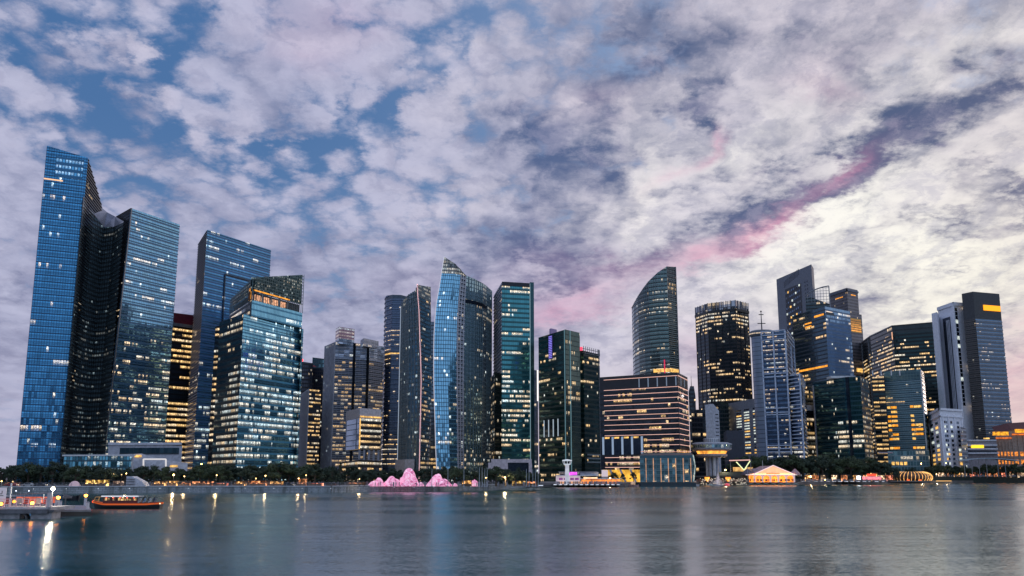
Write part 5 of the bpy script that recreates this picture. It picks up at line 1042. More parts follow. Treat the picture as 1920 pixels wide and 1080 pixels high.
for k, (u0, u1, vt, Y, pk, lab) in enumerate(((690,706,901,383,.1,'leftmost small pink glowing boulder, low and round, on the promenade'),(700,719,895.5,386,-.1,'rounded pink glowing boulder second from the left'),(719,750,892.5,388,0,'broad pink glowing boulder with dark purple hollow left of the tallest one'),
    (747,787,877.5,392,0,'tallest pink glowing boulder, towering over the others'),(752,770,903,381,0,'small pink glowing boulder at the front left foot of the tallest one'),(784,795,903.5,385,0,'little pink glowing boulder right of the tallest one'),(799,815,902,382,0,'low pink glowing boulder at the left foot of the pointed pair'),(804,833,888,389,.15,'pointed pink glowing boulder, second tallest'),
    (818,846.5,897.5,384,0,'smooth round pink glowing boulder in front of the pointed one'),(849.5,857,906,383,0,'tiny pink glowing boulder in the gap on the right'),(881.5,897,898.5,384,.05,'lone pink glowing boulder at the far right of the row'))):
    x0, x1 = xat(u0, Y, 3), xat(u1, Y, 3); o = boulder((x0+x1)/2, Y, (x1-x0)*1.06, zat(vt, Y)-GZ, (x1-x0)*.8, k*3+2, pk); tag(o, lab, 'inflatable', 'pink glowing boulders on the promenade')
# ------------------------------------------------------------------ decks over the water
DECK = plain('deck_dark', (.05, .05, .055, 1), .7); PILE = plain('pile', (.12, .13, .14, 1), .8)
def pier_deck(name, label, u0, u1, vw, depth, z, matf, piles=6, skirt=None, grp=None, rail=True, cat='pier'):
    a, b = onz(u0, vw, 0), onz(u1, vw, 0); Y = a.y; t = thing(name, label, cat, ((a.x+b.x)/2, Y, 0), grp); W = b.x - a.x
    MB().box(((a.x+b.x)/2, Y + depth/2, z - .25), (W, depth, .5)).build('deck', DECK, t)
    for i in range(int(W/piles)+1): MB().tube([(a.x + .5 + i*piles, Y+1, -1), (a.x + .5 + i*piles, Y+1, z-.4)], .3, 6).build('pile', PILE, t)
    if rail:
        mb = MB()
        for i in range(int(W/2.5)+1): mb.box((a.x + .2 + i*2.5, Y+.2, z+.5), (.08, .08, 1.0))
        mb.box(((a.x+b.x)/2, Y+.2, z+1.05), (W, .08, .08)); mb.box(((a.x+b.x)/2, Y+.2, z+.55), (W, .05, .05)); mb.build('railing', STEEL, t)
    if skirt:
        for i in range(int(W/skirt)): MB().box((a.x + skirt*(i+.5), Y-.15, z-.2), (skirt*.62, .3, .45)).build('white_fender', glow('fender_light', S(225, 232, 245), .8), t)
    return t, a.x, b.x, Y
pier_deck('restaurant_pier', 'long dining pier edged with white lit fenders below the white control tower', 1036, 1166, 913.8, 26, 1.7, None, skirt=2.9)
pier_deck('landing_pier', 'short dark landing pier with small lights left of the dining pier', 992, 1034, 914.2, 22, 1.3, None, skirt=4.2)
pier_deck('timber_pier', 'timber pier with crossed braces carrying the pale gabled pavilion', 1386, 1500, 909.6, 34, 2.6, None, piles=5)
pier_deck('quay_deck', 'dark quay deck behind the fountain below the disc topped tower', 1303, 1385, 909.9, 30, 2.2, None)
pier_deck('terrace_deck', 'long low terrace deck with pale railings left of the ribbed light dome', 1501, 1668, 908.2, 40, 2.4, None, skirt=4.6)
pier_deck('dome_platform', 'round ended platform carrying the ribbed light dome', 1662, 1752, 906.6, 60, 1.5, None, rail=False)
# right quay
a, b = onz(1750, 905.8, 0), onz(2050, 904.9, 0)
t = thing('quay_wall', 'dark mossy quay wall rising behind the ribbed dome at the right', 'wall', ((a.x+b.x)/2, a.y, 0))
zq = zat(894, a.y); MB().face([(a.x, a.y, -1), (b.x, b.y-10, -1), (b.x, b.y-10, zq), (a.x, a.y, zq)]).face([(a.x, a.y, zq), (b.x, b.y-10, zq), (b.x, b.y+40, zq), (a.x, a.y+45, zq)]).face([(a.x, a.y, -1), (a.x, a.y+45, -1), (a.x, a.y+45, zq), (a.x, a.y, zq)]).build('wall_face', plain('mossy_stone', (.03, .045, .042, 1), .85), t)
mb = MB(); [mb.box((lerp(a.x, b.x, k/60), lerp(a.y, b.y-10, k/60)+.3, zq+.5), (.12, .12, 1)) for k in range(61)]; mb.tube([(a.x, a.y+.3, zq+1), (b.x, b.y-9.7, zq+1)], .06, 4); mb.build('railing', STEEL, t)
for k in range(12):
    u = 1762 + k*15; kiosk(u, u + R2.uniform(6, 13), 886.5, 893.5, 905, R2.choice([OR, AM, RD, S(255, 210, 170)]), R2.uniform(.8, 1.4), base=zq - .5, what='small lit stall on the quay wall', group='lit stalls on the right quay')
for k, u in enumerate((1512, 1526, 1542, 1562, 1580, 1603, 1622, 1636, 1650, 1664)):
    kiosk(u, u + R2.uniform(8, 14), 891 if k != 7 else 887, 901, 708, R2.choice([OR, AM, RD, AM, S(255, 214, 170)]), R2.uniform(.8, 1.5), base=2.6, what='small lit stall under the tall trees', group='lit stalls on the right bank')
for u, Y, c_ in ((1624, 690, S(255, 90, 110)),):
    x = xat(u, Y, 4); t = thing('pink_kiosk', 'bright pink lit two tier kiosk on the terrace deck', 'kiosk', (x + 4, Y, 2.4))
    MB().box((x + 4, Y, 4.6), (11, 6, 2)).build('body', glow('pink_kiosk_glow', S(255, 130, 140), 1.3, .5, .5), t); MB().box((x + 4, Y, 6.9), (5, 4, 1.6)).build('upper_sign', glow('red_kiosk_glow', S(255, 80, 50), 1.4, .6, .8), t)
    MB().box((x + 4, Y, 5.8), (12, 7.4, .3)).build('roof', WHITE, t); MB().box((x - 5.5, Y - 1, 5), (2.2, 1.2, 2.4)).build('lamp_box', glow('kiosk_lamp', S(235, 245, 255), 5, 0, 1, True), t)
# ------------------------------------------------------------------ white control tower pavilion
Y = 545; X = lambda u, z=8: xat(u, Y, z); t = thing('control_tower', 'slim white tower with a flared glazed cabin above the dining pier', 'tower', (X(1063.5), Y, 1.7)); x = X(1063.5)
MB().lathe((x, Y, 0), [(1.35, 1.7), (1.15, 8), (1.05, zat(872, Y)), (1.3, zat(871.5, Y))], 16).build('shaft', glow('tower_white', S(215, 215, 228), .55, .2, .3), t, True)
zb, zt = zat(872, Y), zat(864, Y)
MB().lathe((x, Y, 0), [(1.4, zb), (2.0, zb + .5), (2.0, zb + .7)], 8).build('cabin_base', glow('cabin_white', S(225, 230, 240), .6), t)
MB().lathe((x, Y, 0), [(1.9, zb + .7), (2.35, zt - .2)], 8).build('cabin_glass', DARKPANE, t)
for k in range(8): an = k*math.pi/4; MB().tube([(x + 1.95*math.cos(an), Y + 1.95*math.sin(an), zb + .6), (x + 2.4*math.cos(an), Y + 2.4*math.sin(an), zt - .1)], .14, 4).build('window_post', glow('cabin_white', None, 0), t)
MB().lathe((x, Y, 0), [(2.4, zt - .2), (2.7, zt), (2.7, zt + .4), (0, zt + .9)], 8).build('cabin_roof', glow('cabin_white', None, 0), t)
t = thing('waterside_restaurant', 'white two storey waterside restaurant with violet upper lights and amber terrace', 'restaurant', (X(1090), Y + 4, 1.7))
def bxx(u0, u1, v0, v1, yy, dep, mat, name, par, Yd=Y):
    x0, x1, z0, z1 = xat(u0, Yd+yy, 8), xat(u1, Yd+yy, 8), zat(v1, Yd+yy), zat(v0, Yd+yy); return MB().box(((x0+x1)/2, Yd+yy+dep/2, (z0+z1)/2), (x1-x0, dep, z1-z0)).build(name, mat, par)
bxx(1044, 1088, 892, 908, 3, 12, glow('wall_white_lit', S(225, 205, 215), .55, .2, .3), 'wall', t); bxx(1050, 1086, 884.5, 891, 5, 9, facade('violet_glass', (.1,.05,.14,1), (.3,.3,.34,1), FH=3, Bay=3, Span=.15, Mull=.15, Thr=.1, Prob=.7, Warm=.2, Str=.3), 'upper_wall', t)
bxx(1067, 1082, 885, 891, 4.7, .2, glow('violet_glow', S(235, 90, 235), 1.4, .6, .6), 'violet_window', t)
for u in (1048, 1057, 1069, 1078): bxx(u, u + 7, 896, 900, 2.8, .2, glow('mauve_window', S(150, 70, 150), .7, .7, 1), 'window', t)
bxx(1044, 1122, 891, 892.3, 1.5, 15, WHITE, 'floor_slab', t); bxx(1048, 1120, 884, 885, 3.5, 12, plain('grey_roof', (.2, .2, .24, 1)), 'roof', t); bxx(1088, 1122, 885, 891, 5, 8, PALESTONE, 'roof_screen', t)
bxx(1046, 1092, 903, 906.5, 2.6, .2, glow('amber_shopfront', S(255, 180, 120), 1.1, .7, .6), 'lit_window', t)
t = thing('dining_canopy', 'long low canopy strung with amber lights right of the white restaurant', 'canopy', (X(1130), Y + 2, 1.7))
bxx(1090, 1166, 897, 898.2, 0, 12, WHITE, 'canopy_roof', t); bxx(1090, 1162, 899, 907, 9, .3, glow('dining_glow', S(255, 150, 70), 1.3, .85, .5), 'lit_back_wall', t); bxx(1094, 1120, 895, 897, 6, .3, glow('dining_sign', S(255, 210, 170), 1.1, .5, .6), 'lit_sign', t)
for k in range(9): bxx(1091 + k*9.2, 1091.8 + k*9.2, 898, 909, 0, .3, STEEL, 'post', t)
l = bpy.data.lights.new('canopy_light', 'AREA'); l.shape = 'RECTANGLE'; l.size = 22; l.size_y = 6; l.energy = 1500; l.color = (1, .6, .3); o = bpy.data.objects.new('canopy_light', l); COL.objects.link(o); o.location = (0, 3, 3.4); o.parent = t
# ------------------------------------------------------------------ glass waterside block
Y = 588; a, b = at(1199, 848.5, Y + 4), at(1300, 847, Y)
t = Tower('waterside_block', 'low glass waterside block on a floating base with amber striped posts and a roof terrace', [a, b], back=22, base=1.2)
t.P[0].z = t.P[1].z = zat(853.5, Y); L_ = (b - a).length
t.walls(facade('waterside_glass', (.10, .22, .27, 1), (.10, .20, .24, 1), (.16, .26, .3, 1), FH=3.35, Bay=2.4, Span=.16, Mull=.08, Thr=.80, Prob=.55, Iso=.14, Warm=.95, Str=.95, Metal=.65, Tilt=.12), 'glass_wall', z0=2.6, z1=zat(859, Y)); t.walls(plain('teal_parapet', (.03, .10, .14, 1), .5), 'parapet_wall', z0=zat(859, Y), out=.4); t.shell(F13, ROOF, z0=2.6)
for k in range(7): t.pier(glow('striped_post', S(225, 165, 125), .8, .6, .4), 0, .115 + k*.138, .42, 2.6, zat(859, Y), 1.2, 'lit_post')
t.bands(plain('slab_edge', (.15, .24, .28, 1), .5), 3.35, .35, .9, 'floor_slabs', z0=2.6)
q = t.pt(0, .5, 1); bs = MB().box((q.x, q.y + 9, 1.2), (L_ + 1, 26, 2.6)); bs.build('floating_base', plain('floating_base', (.02, .04, .055, 1), .5), t.root)
bar = t.pt(0, .985, 3, 1.6); MB().tube([bar, Vector((bar.x + 1.2, bar.y, 12)), Vector((bar.x + .2, bar.y, zat(853, Y)))], .35).build('mooring_mast', glow('candy_mast', S(210, 225, 215), .6, .9, .8), t.root)
for k in range(13):
    q = t.pt(0, .06 + k*.073, t.P[0].z, -3 - (k % 3)*2); pz = t.P[0].z; pa = thing('parasol', f'small pale parasol on the roof terrace of the glass waterside block, {ORDN[min(k,11)] if k < 12 else "last"} from the left', 'parasol', (q.x, q.y, pz), 'parasols on the roof terrace')
    MB().tube([(q.x, q.y, pz), (q.x, q.y, pz + 2.4)], .06, 5).build('pole', STEEL, pa); MB().lathe((q.x, q.y, pz + 2.1), [(1.5, 0), (.05, .6)], 8).build('canopy', glow('parasol_glow', S(235, 170, 150), .75, .7, .7), pa)
# ------------------------------------------------------------------ disc topped tower
Y = 690; x = xat(1334.5, Y, 20); t = thing('disc_tower', 'round disc topped waterfront tower on tall stems with an amber lit underside', 'tower', (x, Y, GZ)); zz = lambda v: zat(v, Y)
s = Y/F*1.02
for k in range(8): an = k*math.pi/4 + .2; MB().tube([(x + 9*s*math.cos(an), Y + 9*s*math.sin(an), GZ), (x + 9.5*s*math.cos(an), Y + 9.5*s*math.sin(an), zz(857))], 1.15, 8).build('stem', GREYSTONE if k % 2 else WHITE, t)
MB().lathe((x, Y, 0), [(7*s, GZ), (7*s, zz(857))], 16).build('lift_core', DARKSTONE, t)
MB().lathe((x, Y, 0), [(8*s, zz(858)), (24*s, zz(857.5)), (28*s, zz(855)), (28*s, zz(851.5)), (20*s, zz(851))], 48).build('lower_disc', plain('disc_pink_grey', (.42, .36, .38, 1), .6), t, False)
MB().lathe((x, Y, 0), [(25*s, zz(851.5)), (27.5*s, zz(845.5))], 48).build('amber_gallery', glow('gallery_amber', S(255, 168, 70), 1.6, .7, .32, True), t)
MB().lathe((x, Y, 0), [(27*s, zz(846)), (35.5*s, zz(843)), (36*s, zz(840))], 48).build('disc_underside', plain('disc_grey', (.26, .30, .38, 1), .5), t)
MB().lathe((x, Y, 0), [(35.6*s, zz(840)), (36.5*s, zz(834.5))], 48).build('disc_windows', facade('disc_glass', (.25,.42,.5,1), (.3,.35,.42,1), (.35,.4,.46,1), FH=50, Bay=2.2, Span=.0, Mull=.22, Thr=.75, Prob=.5, Iso=.1, Str=.4, Warm=.2, Metal=.7, Tilt=.3), t)
MB().lathe((x, Y, 0), [(36.8*s, zz(834.5)), (37*s, zz(832.5)), (30*s, zz(830)), (13*s, zz(829.5))], 48).build('disc_roof', plain('disc_roof_blue', (.3, .35, .44, 1), .5), t)
MB().lathe((x, Y, 0), [(13.8*s, zz(831)), (13.8*s, zz(823)), (12.8*s, zz(822)), (0, zz(821.6))], 36).build('top_drum', plain('drum_white', (.50, .54, .6, 1), .6), t)
mb = MB(); [mb.tube([(x + 14*s*math.cos(k*.2618), Y + 14*s*math.sin(k*.2618), zz(831)), (x + 14*s*math.cos(k*.2618), Y + 14*s*math.sin(k*.2618), zz(823))], .18, 4) for k in range(24)]; mb.build('drum_ribs', STEEL, t)
# ------------------------------------------------------------------ inverted triangle frame building
Y = 700; t = thing('triangle_canopy', 'roof frame with a light edged inverted triangle left of the gabled pier pavilion', 'canopy', (xat(1390, Y, 5), Y, 3)); V = lambda u, v, dy=0: Vector((xat(u, Y, 12), Y + dy, zat(v, Y)))
EL = glow('triangle_led', S(225, 235, 175), 1.3)
for p, q, nm in ((V(1368, 863.5), V(1407, 862.5), 'roof_edge'), (V(1381, 866), V(1395, 881.5), 'light_edge'), (V(1395, 881.5), V(1407, 864), 'light_edge')): MB().tube([p, q], .38, 5).build(nm, EL if nm == 'light_edge' else glow('pink_edge', S(235, 180, 170), .9), t)
MB().face([V(1381, 866, .5), V(1407, 865, .5), V(1395, 880.5, .5)]).build('glass_panel', DARKPANE, t); bxx(1369, 1407, 863, 864, 1, 16, DARKMETAL, 'roof', t, 700); bxx(1375, 1412, 876, 884, 8, .4, glow('cafe_glow', S(255, 200, 120), .9, .9, .5), 'lit_back_wall', t, 700)
for u in (1370, 1408): bxx(u, u + 1, 864, 903, 3, .4, STEEL, 'column', t, 700)
bxx(1340, 1410, 885, 897, 2, 10, plain('dark_teal_wall', (.04, .06, .07, 1)), 'base_wall', t, 700)
# dark restaurant by the disc tower, lit by lanterns
t = thing('lantern_restaurant', 'dark waterside restaurant with two amber lanterns behind the fountain', 'restaurant', (xat(1345, 668, 5), 668, 2.2))
bxx(1312, 1386, 895, 903, 14, 8, plain('dark_wall', (.02, .02, .025, 1)), 'wall', t, 662); bxx(1306, 1388, 892, 894.5, 6, 16, plain('dark_roof', (.035, .045, .05, 1)), 'roof', t, 662)
for u in (1324, 1363): MB().lathe((xat(u + 2, 664, 5), 664, zat(899, 664)), [(1.7, 1.6), (1.7, .6), (.3, -1.3), (0, -1.4)], 8).build('lantern', glow('lantern_amber', S(255, 165, 60), 1.7, .6, 1.2), t)
for k in range(46):
    pass
mb = MB(); rr_ = random.Random(4)
for k in range(120): mb.box((xat(rr_.uniform(1314, 1400), 661, 5), 661 + rr_.uniform(0, 2), zat(rr_.uniform(897, 909), 661)), (.3, .2, .3))
o = mb.build('fairy_lights', glow('fairy', S(255, 235, 210), 1.4), t); o['kind'] = 'stuff'
# ------------------------------------------------------------------ gabled pier pavilion
Y = 672; X = lambda u, z=7: xat(u, Y, z); t = thing('pier_pavilion', 'pale gabled pier pavilion with five arches glowing amber', 'pavilion', (X(1450), Y, 2.6)); ze, zp = zat(889.5, Y), zat(873.8, Y)
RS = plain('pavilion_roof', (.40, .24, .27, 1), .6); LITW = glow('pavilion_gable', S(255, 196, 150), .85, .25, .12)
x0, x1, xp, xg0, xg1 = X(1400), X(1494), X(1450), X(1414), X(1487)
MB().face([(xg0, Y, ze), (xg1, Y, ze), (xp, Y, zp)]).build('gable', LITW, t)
mb = MB(); mb.face([(xg0-1, Y-.6, ze-.2), (xp, Y-.6, zp+.3), (xp, Y+34, zp+.3), (xg0-1, Y+34, ze-.2)]); mb.face([(xp, Y-.6, zp+.3), (xg1+1, Y-.6, ze-.2), (xg1+1, Y+34, ze-.2), (xp, Y+34, zp+.3)]); mb.build('roof', RS, t)
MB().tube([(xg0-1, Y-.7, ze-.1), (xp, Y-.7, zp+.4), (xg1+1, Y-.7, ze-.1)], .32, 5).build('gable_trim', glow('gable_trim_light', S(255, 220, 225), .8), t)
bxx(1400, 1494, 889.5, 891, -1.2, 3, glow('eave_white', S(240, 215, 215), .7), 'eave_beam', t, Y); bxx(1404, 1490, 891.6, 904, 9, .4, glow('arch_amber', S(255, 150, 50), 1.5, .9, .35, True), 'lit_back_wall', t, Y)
for k in range(5):
    ua = 1415 + k*14.8; ca = X(ua + 7.2); r_ = (X(ua + 12.6) - X(ua + 1.8))/2; zs_ = zat(896.5, Y); arc = [(ca + r_*math.cos(a), Y - .4, zs_ + r_*.95*math.sin(a)) for a in [math.pi*i/12 for i in range(13)]]
    mb = MB(); top = zat(891, Y)
    for i in range(12): p, q = arc[i], arc[i+1]; mb.face([(p[0], Y-.4, p[2]), (q[0], Y-.4, q[2]), (q[0], Y-.4, max(top, q[2])), (p[0], Y-.4, max(top, p[2]))])
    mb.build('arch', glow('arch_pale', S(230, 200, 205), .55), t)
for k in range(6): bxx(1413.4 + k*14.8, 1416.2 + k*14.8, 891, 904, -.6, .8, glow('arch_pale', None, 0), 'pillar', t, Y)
bxx(1437, 1462, 887, 888.6, -.4, .2, plain('carved_sign', (.35, .14, .05, 1)), 'carved_sign', t, Y)
x = X(1433); MB().tube([(x, Y+3, ze), (x, Y+3, zat(863.5, Y))], .16, 5).build('flag_mast', WHITE, t)
for (u, w_, nm, mt) in ((1407, 5.4, 'side_turret', plain('turret_slate', (.09, .08, .12, 1))), (1497, 4.2, 'side_turret', RS)):
    MB().lathe((xat(u, Y, 8), Y + 8, ze - .4), [(w_*.9, 0), (w_*.75, 1.6), (w_*.3, 3.4), (.1, 4.4)], 8).build(nm, mt, t)
bxx(1411, 1432, 878.5, 884, 16, 10, plain('rear_roof', (.45, .35, .42, 1)), 'rear_gable', t, Y)
mb = MB()
for k in range(8):
    u = 1388 + k*14; p = [Vector((xat(u + a_, 662, 2), 662.4, zat(v_, 662))) for a_, v_ in ((0, 904.5), (12, 909.3), (12, 904.5), (0, 909.3))]; mb.tube([p[0], p[1]], .16, 4); mb.tube([p[2], p[3]], .16, 4)
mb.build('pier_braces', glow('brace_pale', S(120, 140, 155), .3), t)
l = bpy.data.lights.new('pavilion_light', 'AREA'); l.shape = 'RECTANGLE'; l.size = 30; l.size_y = 6; l.energy = 9000; l.color = (1, .55, .2); o = bpy.data.objects.new('pavilion_light', l); COL.objects.link(o); o.location = (0, 2, 5); o.parent = t
# ------------------------------------------------------------------ fountain, buoys
x = xat(1346, 655, 2); t = thing('fountain', 'thin white fountain spray rising from the water below the disc topped tower', 'fountain', (x, 655, 0)); mb = MB(); rr_ = random.Random(9)
for k in range(70):
    a, sp_ = rr_.uniform(0, 6.28), rr_.uniform(.3, 3.2); H = rr_.uniform(3, 9)*(1.1 - sp_/5); pp = [(x + math.cos(a)*sp_*q, 655 + math.sin(a)*sp_*q, max(0, H*(1-(2*q*.5-1+.0)**2) if False else H*4*(q*.5)*(1-q*.5))) for q in (0, .3, .7, 1.1, 1.5, 1.9)]; mb.tube(pp, .035, 3)
mb.build('spray', glow('spray_white', S(215, 205, 215), .45), t); MB().lathe((x, 655, 0), [(3.2, 0), (3.2, .5), (2.6, .7), (0, .7)], 16).build('basin', GREYSTONE, t)
x = xat(1363.5, 650, 1); o = MB().lathe((x, 650, -.3), [(1.7, 0), (1.6, .9), (1.1, 1.6), (0, 1.9)], 20).build('mooring_buoy', glow('buoy_pink', S(235, 90, 110), .55), None, True); tag(o, 'round pink buoy floating right of the fountain', 'buoy')
x = xat(1331, 652, 1); o = MB().lathe((x, 652, -.3), [(2.2, 0), (2.2, .7), (1.4, 1.1), (0, 1.1)], 20).build('float', plain('float_teal', (.25, .35, .36, 1)), None); tag(o, 'low pale float on the water left of the fountain', 'float')
# ------------------------------------------------------------------ ribbed light dome
Y = 880; cx_ = xat(1707, Y, 5); t = thing('light_dome', 'low elliptical dome ringed with glowing curved ribs at the right waterfront', 'pavilion', (cx_, Y, 1.5)); rx = (xat(1746.5, Y, 5) - xat(1668, Y, 5))/2; zt = zat(884.5, Y); zb = 1.6
prof = [(.90, 0), (1.0, .3), (.99, .55), (.92, .76), (.78, .92), (.6, 1.0)]
mb = MB(); i0 = 0; n_ = 48
for r_, h_ in prof:
    for j in range(n_): a = 2*math.pi*j/n_; mb.v.append(Vector((cx_ + rx*.97*r_*math.cos(a), Y + 14*.97*r_*math.sin(a), zb + (zt-zb)*h_)))
for k in range(len(prof)-1):
    for j in range(n_): mb.f.append((k*n_+j, k*n_+(j+1)%n_, (k+1)*n_+(j+1)%n_, (k+1)*n_+j))
mb.f.append(tuple((len(prof)-1)*n_+j for j in range(n_))); mb.build('dome_shell', facade('dome_glass', (.10,.06,.05,1), (.05,.03,.03,1), FH=3, Bay=3, Thr=.3, Prob=0), t)
for j in range(36):
    a = 2*math.pi*(j+.5)/36
    MB().tube([(cx_ + rx*1.02*r_*math.cos(a + .05*h_), Y + 14*1.02*r_*math.sin(a + .05*h_), zb + (zt-zb)*h_) for r_, h_ in prof], .19, 4).build('glowing_rib', glow('rib_glow', S(255, 190, 110), 1.5, .4, .3), t)
for k, u in enumerate((1700, 1722)): bxx(u, u + 5, 899, 903, 2, 1, glow('dome_inside', S(255, 110, 50), 1.2, .5, 1), 'lit_table', t, 865)
# boats by the dome
def small_boat(u0, u1, vw, Y, label, hullc, cabin=True):
    x0, x1 = xat(u0, Y, 1), xat(u1, Y, 1); L = x1-x0; t = thing('moored_boat', label, 'boat', ((x0+x1)/2, Y, 0)); mb = MB(); n_ = 9; rows = []
    for i in range(n_):
        q = i/(n_-1); wd = 1.7*math.sin(math.pi*min(1, .25 + q*.9))**.5 if q < .9 else .5; sh_ = 1.0 + .9*abs(q-.5)**2*4*.5; rows.append([Vector((x0 + L*q, Y - wd, sh_)), Vector((x0 + L*(.06 + q*.88), Y - wd*.55, -.15)), Vector((x0 + L*(.06 + q*.88), Y + wd*.55, -.15)), Vector((x0 + L*q, Y + wd, sh_))])
    for a, b in zip(rows, rows[1:]):
        for k in range(3): mb.face([a[k], b[k], b[k+1], a[k+1]])
        mb.face([a[3], b[3], b[0], a[0]])
    mb.face(rows[0]); mb.face(list(reversed(rows[-1]))); mb.build('hull', plain('hull_' + label.split()[1], hullc, .4), t)
    if cabin: MB().box((x0 + L*.45, Y, 2.1), (L*.4, 2.2, 1.5)).build('cabin', glow('cabin_warm', S(230, 190, 160), .5, .6, .8), t); MB().box((x0 + L*.45, Y, 2.95), (L*.48, 2.6, .15)).build('roof', WHITE, t)
    return t
small_boat(1754, 1786, 0, 858, 'long narrow pale boat with a lit amber gunwale right of the ribbed dome', (.4, .3, .22, 1), False)
MB().tube([(xat(1755, 856.5, 1), 856.2, 2.0), (xat(1784, 856.5, 1), 856.2, 2.0)], .25, 4).build('gunwale_light', glow('gunwale', S(255, 190, 110), 1.1), bpy.data.objects['moored_boat'])
small_boat(1290, 1312, 0, 600, 'white moored launch beside the glass waterside block', (.5, .52, .58, 1)); small_boat(1178, 1198, 0, 560, 'pinkish small launch between the dining pier and the glass waterside block', (.4, .25, .25, 1))
# curved canopy roof on the right bank
t = thing('curved_canopy', 'long thin arched canopy roof among trees below the terraced building', 'canopy', (xat(1855, 870, 20), 870, 5)); mb = MB(); P = []
for i in range(17): q = i/16; P.append(Vector((xat(1799 + 112*q, 870, 20), 870, zat(864.5 - 4.5*math.sin(math.pi*q), 870))))
for a, b in zip(P, P[1:]):
    u_ = Vector((0, 14, 0)); h_ = Vector((0, 0, .7)); mb.face([a, b, b+h_, a+h_]); mb.face([a+h_, b+h_, b+u_+h_, a+u_+h_]); mb.face([a, a+u_, b+u_, b])
mb.build('canopy_roof', plain('canopy_blue', (.28, .36, .44, 1), .4, .3), t)
for k in range(6): q = P[2 + k*2 + (k > 3)]; MB().tube([(q.x, q.y + 6, 5), (q.x, q.y + 6, q.z)], .3, 6).build('column', STEEL, t)
# ------------------------------------------------------------------ crowd specks on the far decks (reads as one mass)
SKINC = [plain('cloth_%d' % k, c_) for k, c_ in enumerate(((.25, .25, .3, 1), (.05, .06, .1, 1), (.4, .2, .15, 1)))]
def person_mesh(mb, x, y, z, h=1.7, r=random):
    s = h/1.7
    mb.lathe((x, y, z), [(.10*s, 0), (.13*s, .45*s), (.17*s, .85*s), (.15*s, 1.05*s), (.22*s, 1.38*s), (.07*s, 1.46*s), (.06*s, 1.5*s), (.11*s, 1.58*s), (.10*s, 1.68*s), (0, 1.74*s)], 6)
r3 = random.Random(5)
for nm, lab, u0, u1, Y0, z_, n_ in (('crowd', 'dense row of diners and strollers on the dining pier', 1040, 1164, 523, 1.7, 150), ('crowd', 'crowd of people on the timber pier before the gabled pavilion', 1390, 1498, 668, 2.6, 110), ('crowd', 'crowd of people along the terrace deck under the tall trees', 1502, 1664, 680, 2.4, 170), ('crowd', 'crowd of strollers on top of the right quay wall', 1755, 1925, 873, zq, 130), ('crowd', 'scattered strollers behind the railing of the left promenade', 200, 985, 366, GZ, 150), ('crowd', 'people gathered on the dark quay deck behind the fountain', 1306, 1384, 668, 2.2, 60)):
    mb = MB()
    for k in range(n_): yy = Y0 + r3.uniform(0, 7); person_mesh(mb, xat(r3.uniform(u0, u1), yy, z_), yy if u0 != 200 else yy + 22 - 8, z_, r3.uniform(1.5, 1.8))
    o = mb.build(nm, SKINC[r3.randrange(3)]); tag(o, lab, 'crowd', None, 'stuff')

# ------------------------------------------------------------------ river boat
Y = 188; t = thing('river_boat', 'long orange striped passenger river boat with a low white roofed cabin', 'boat', (xat(238, Y, 1), Y, 0)); xb, xs = xat(174, Y, 1), xat(303.5, Y, 1); L = xs - xb
def bp(u, z): return xat(u, Y, z)
n_ = 22; rows = []
def sheer(q): return 1.0 + .42*max(0, (.22-q)/.22)**1.5*1.0 + .18*max(0, (q-.8)/.2)
def beam(q): return 1.55*min(1, (.05 + q/.22)**.6 if q < .22 else 1)*(1 if q < .85 else 1-.35*(q-.85)/.15)
for i in range(n_):
    q = i/(n_-1); w_ = beam(q); s_ = sheer(q); rows.append([Vector((xb + L*q, Y - w_, s_)), Vector((xb + L*(.015 + q*.98), Y - w_*.97, s_ - .33)), Vector((xb + L*(.02 + q*.975), Y - w_*.92, s_ - .62)), Vector((xb + L*(.05 + q*.94), Y - w_*.6, -.2)),
        Vector((xb + L*(.05 + q*.94), Y + w_*.6, -.2)), Vector((xb + L*(.02 + q*.975), Y + w_*.92, s_ - .62)), Vector((xb + L*(.015 + q*.98), Y + w_*.97, s_ - .33)), Vector((xb + L*q, Y + w_, s_))])
def strips(name, ks, mat, close=False):
    mb = MB()
    for a, b in zip(rows, rows[1:]):
        for k in ks: mb.face([a[k], b[k], b[k+1], a[k+1]])
    if close: mb.face(rows[0][1:7]); mb.face(list(reversed(rows[-1]))[1:7])
    return mb.build(name, mat, t)
strips('hull', (1, 2, 3, 4, 5), plain('hull_black', (.015, .015, .02, 1), .35), True)
strips('orange_stripe', (0, 6), glow('hull_orange', S(240, 104, 42), .5))
mb = MB(); [mb.face([a[0] - Vector((0,0,.12)), b[0] - Vector((0,0,.12)), b[7] - Vector((0,0,.12)), a[7] - Vector((0,0,.12))]) for a, b in zip(rows, rows[1:])]; mb.build('deck', plain('deck_wood', (.12, .06, .04, 1)), t)
MB().tube([r_[0] + Vector((0, -.04, .02)) for r_ in rows], .06, 4).build('rub_rail', plain('rail_red', (.3, .04, .03, 1)), t)
c0, c1 = bp(198, 1.5), bp(262, 1.5); zr = zat(930.5, Y)
MB().box(((c0+c1)/2, Y, zr), (c1-c0+.4, 3.0, .14)).build('cabin_roof', plain('roof_white', (.6, .6, .64, 1)), t)
MB().box(((c0+c1)/2, Y - 1.5, zr + .04), (c1-c0+.5, .08, .2)).build('roof_light_strip', glow('roof_strip', S(225, 225, 235), .8), t)
MB().box(((c0+c1)/2, Y, 1.25), (c1-c0, 2.5, .5)).build('cabin_wall', plain('cabin_maroon', (.12, .02, .025, 1), .4), t)
for k in range(9): MB().box((lerp(c0, c1, k/8), Y - 1.22, (1.4+zr)/2), (.1, .1, zr-1.4)).build('cabin_post', plain('post_maroon', (.10, .015, .02, 1)), t)
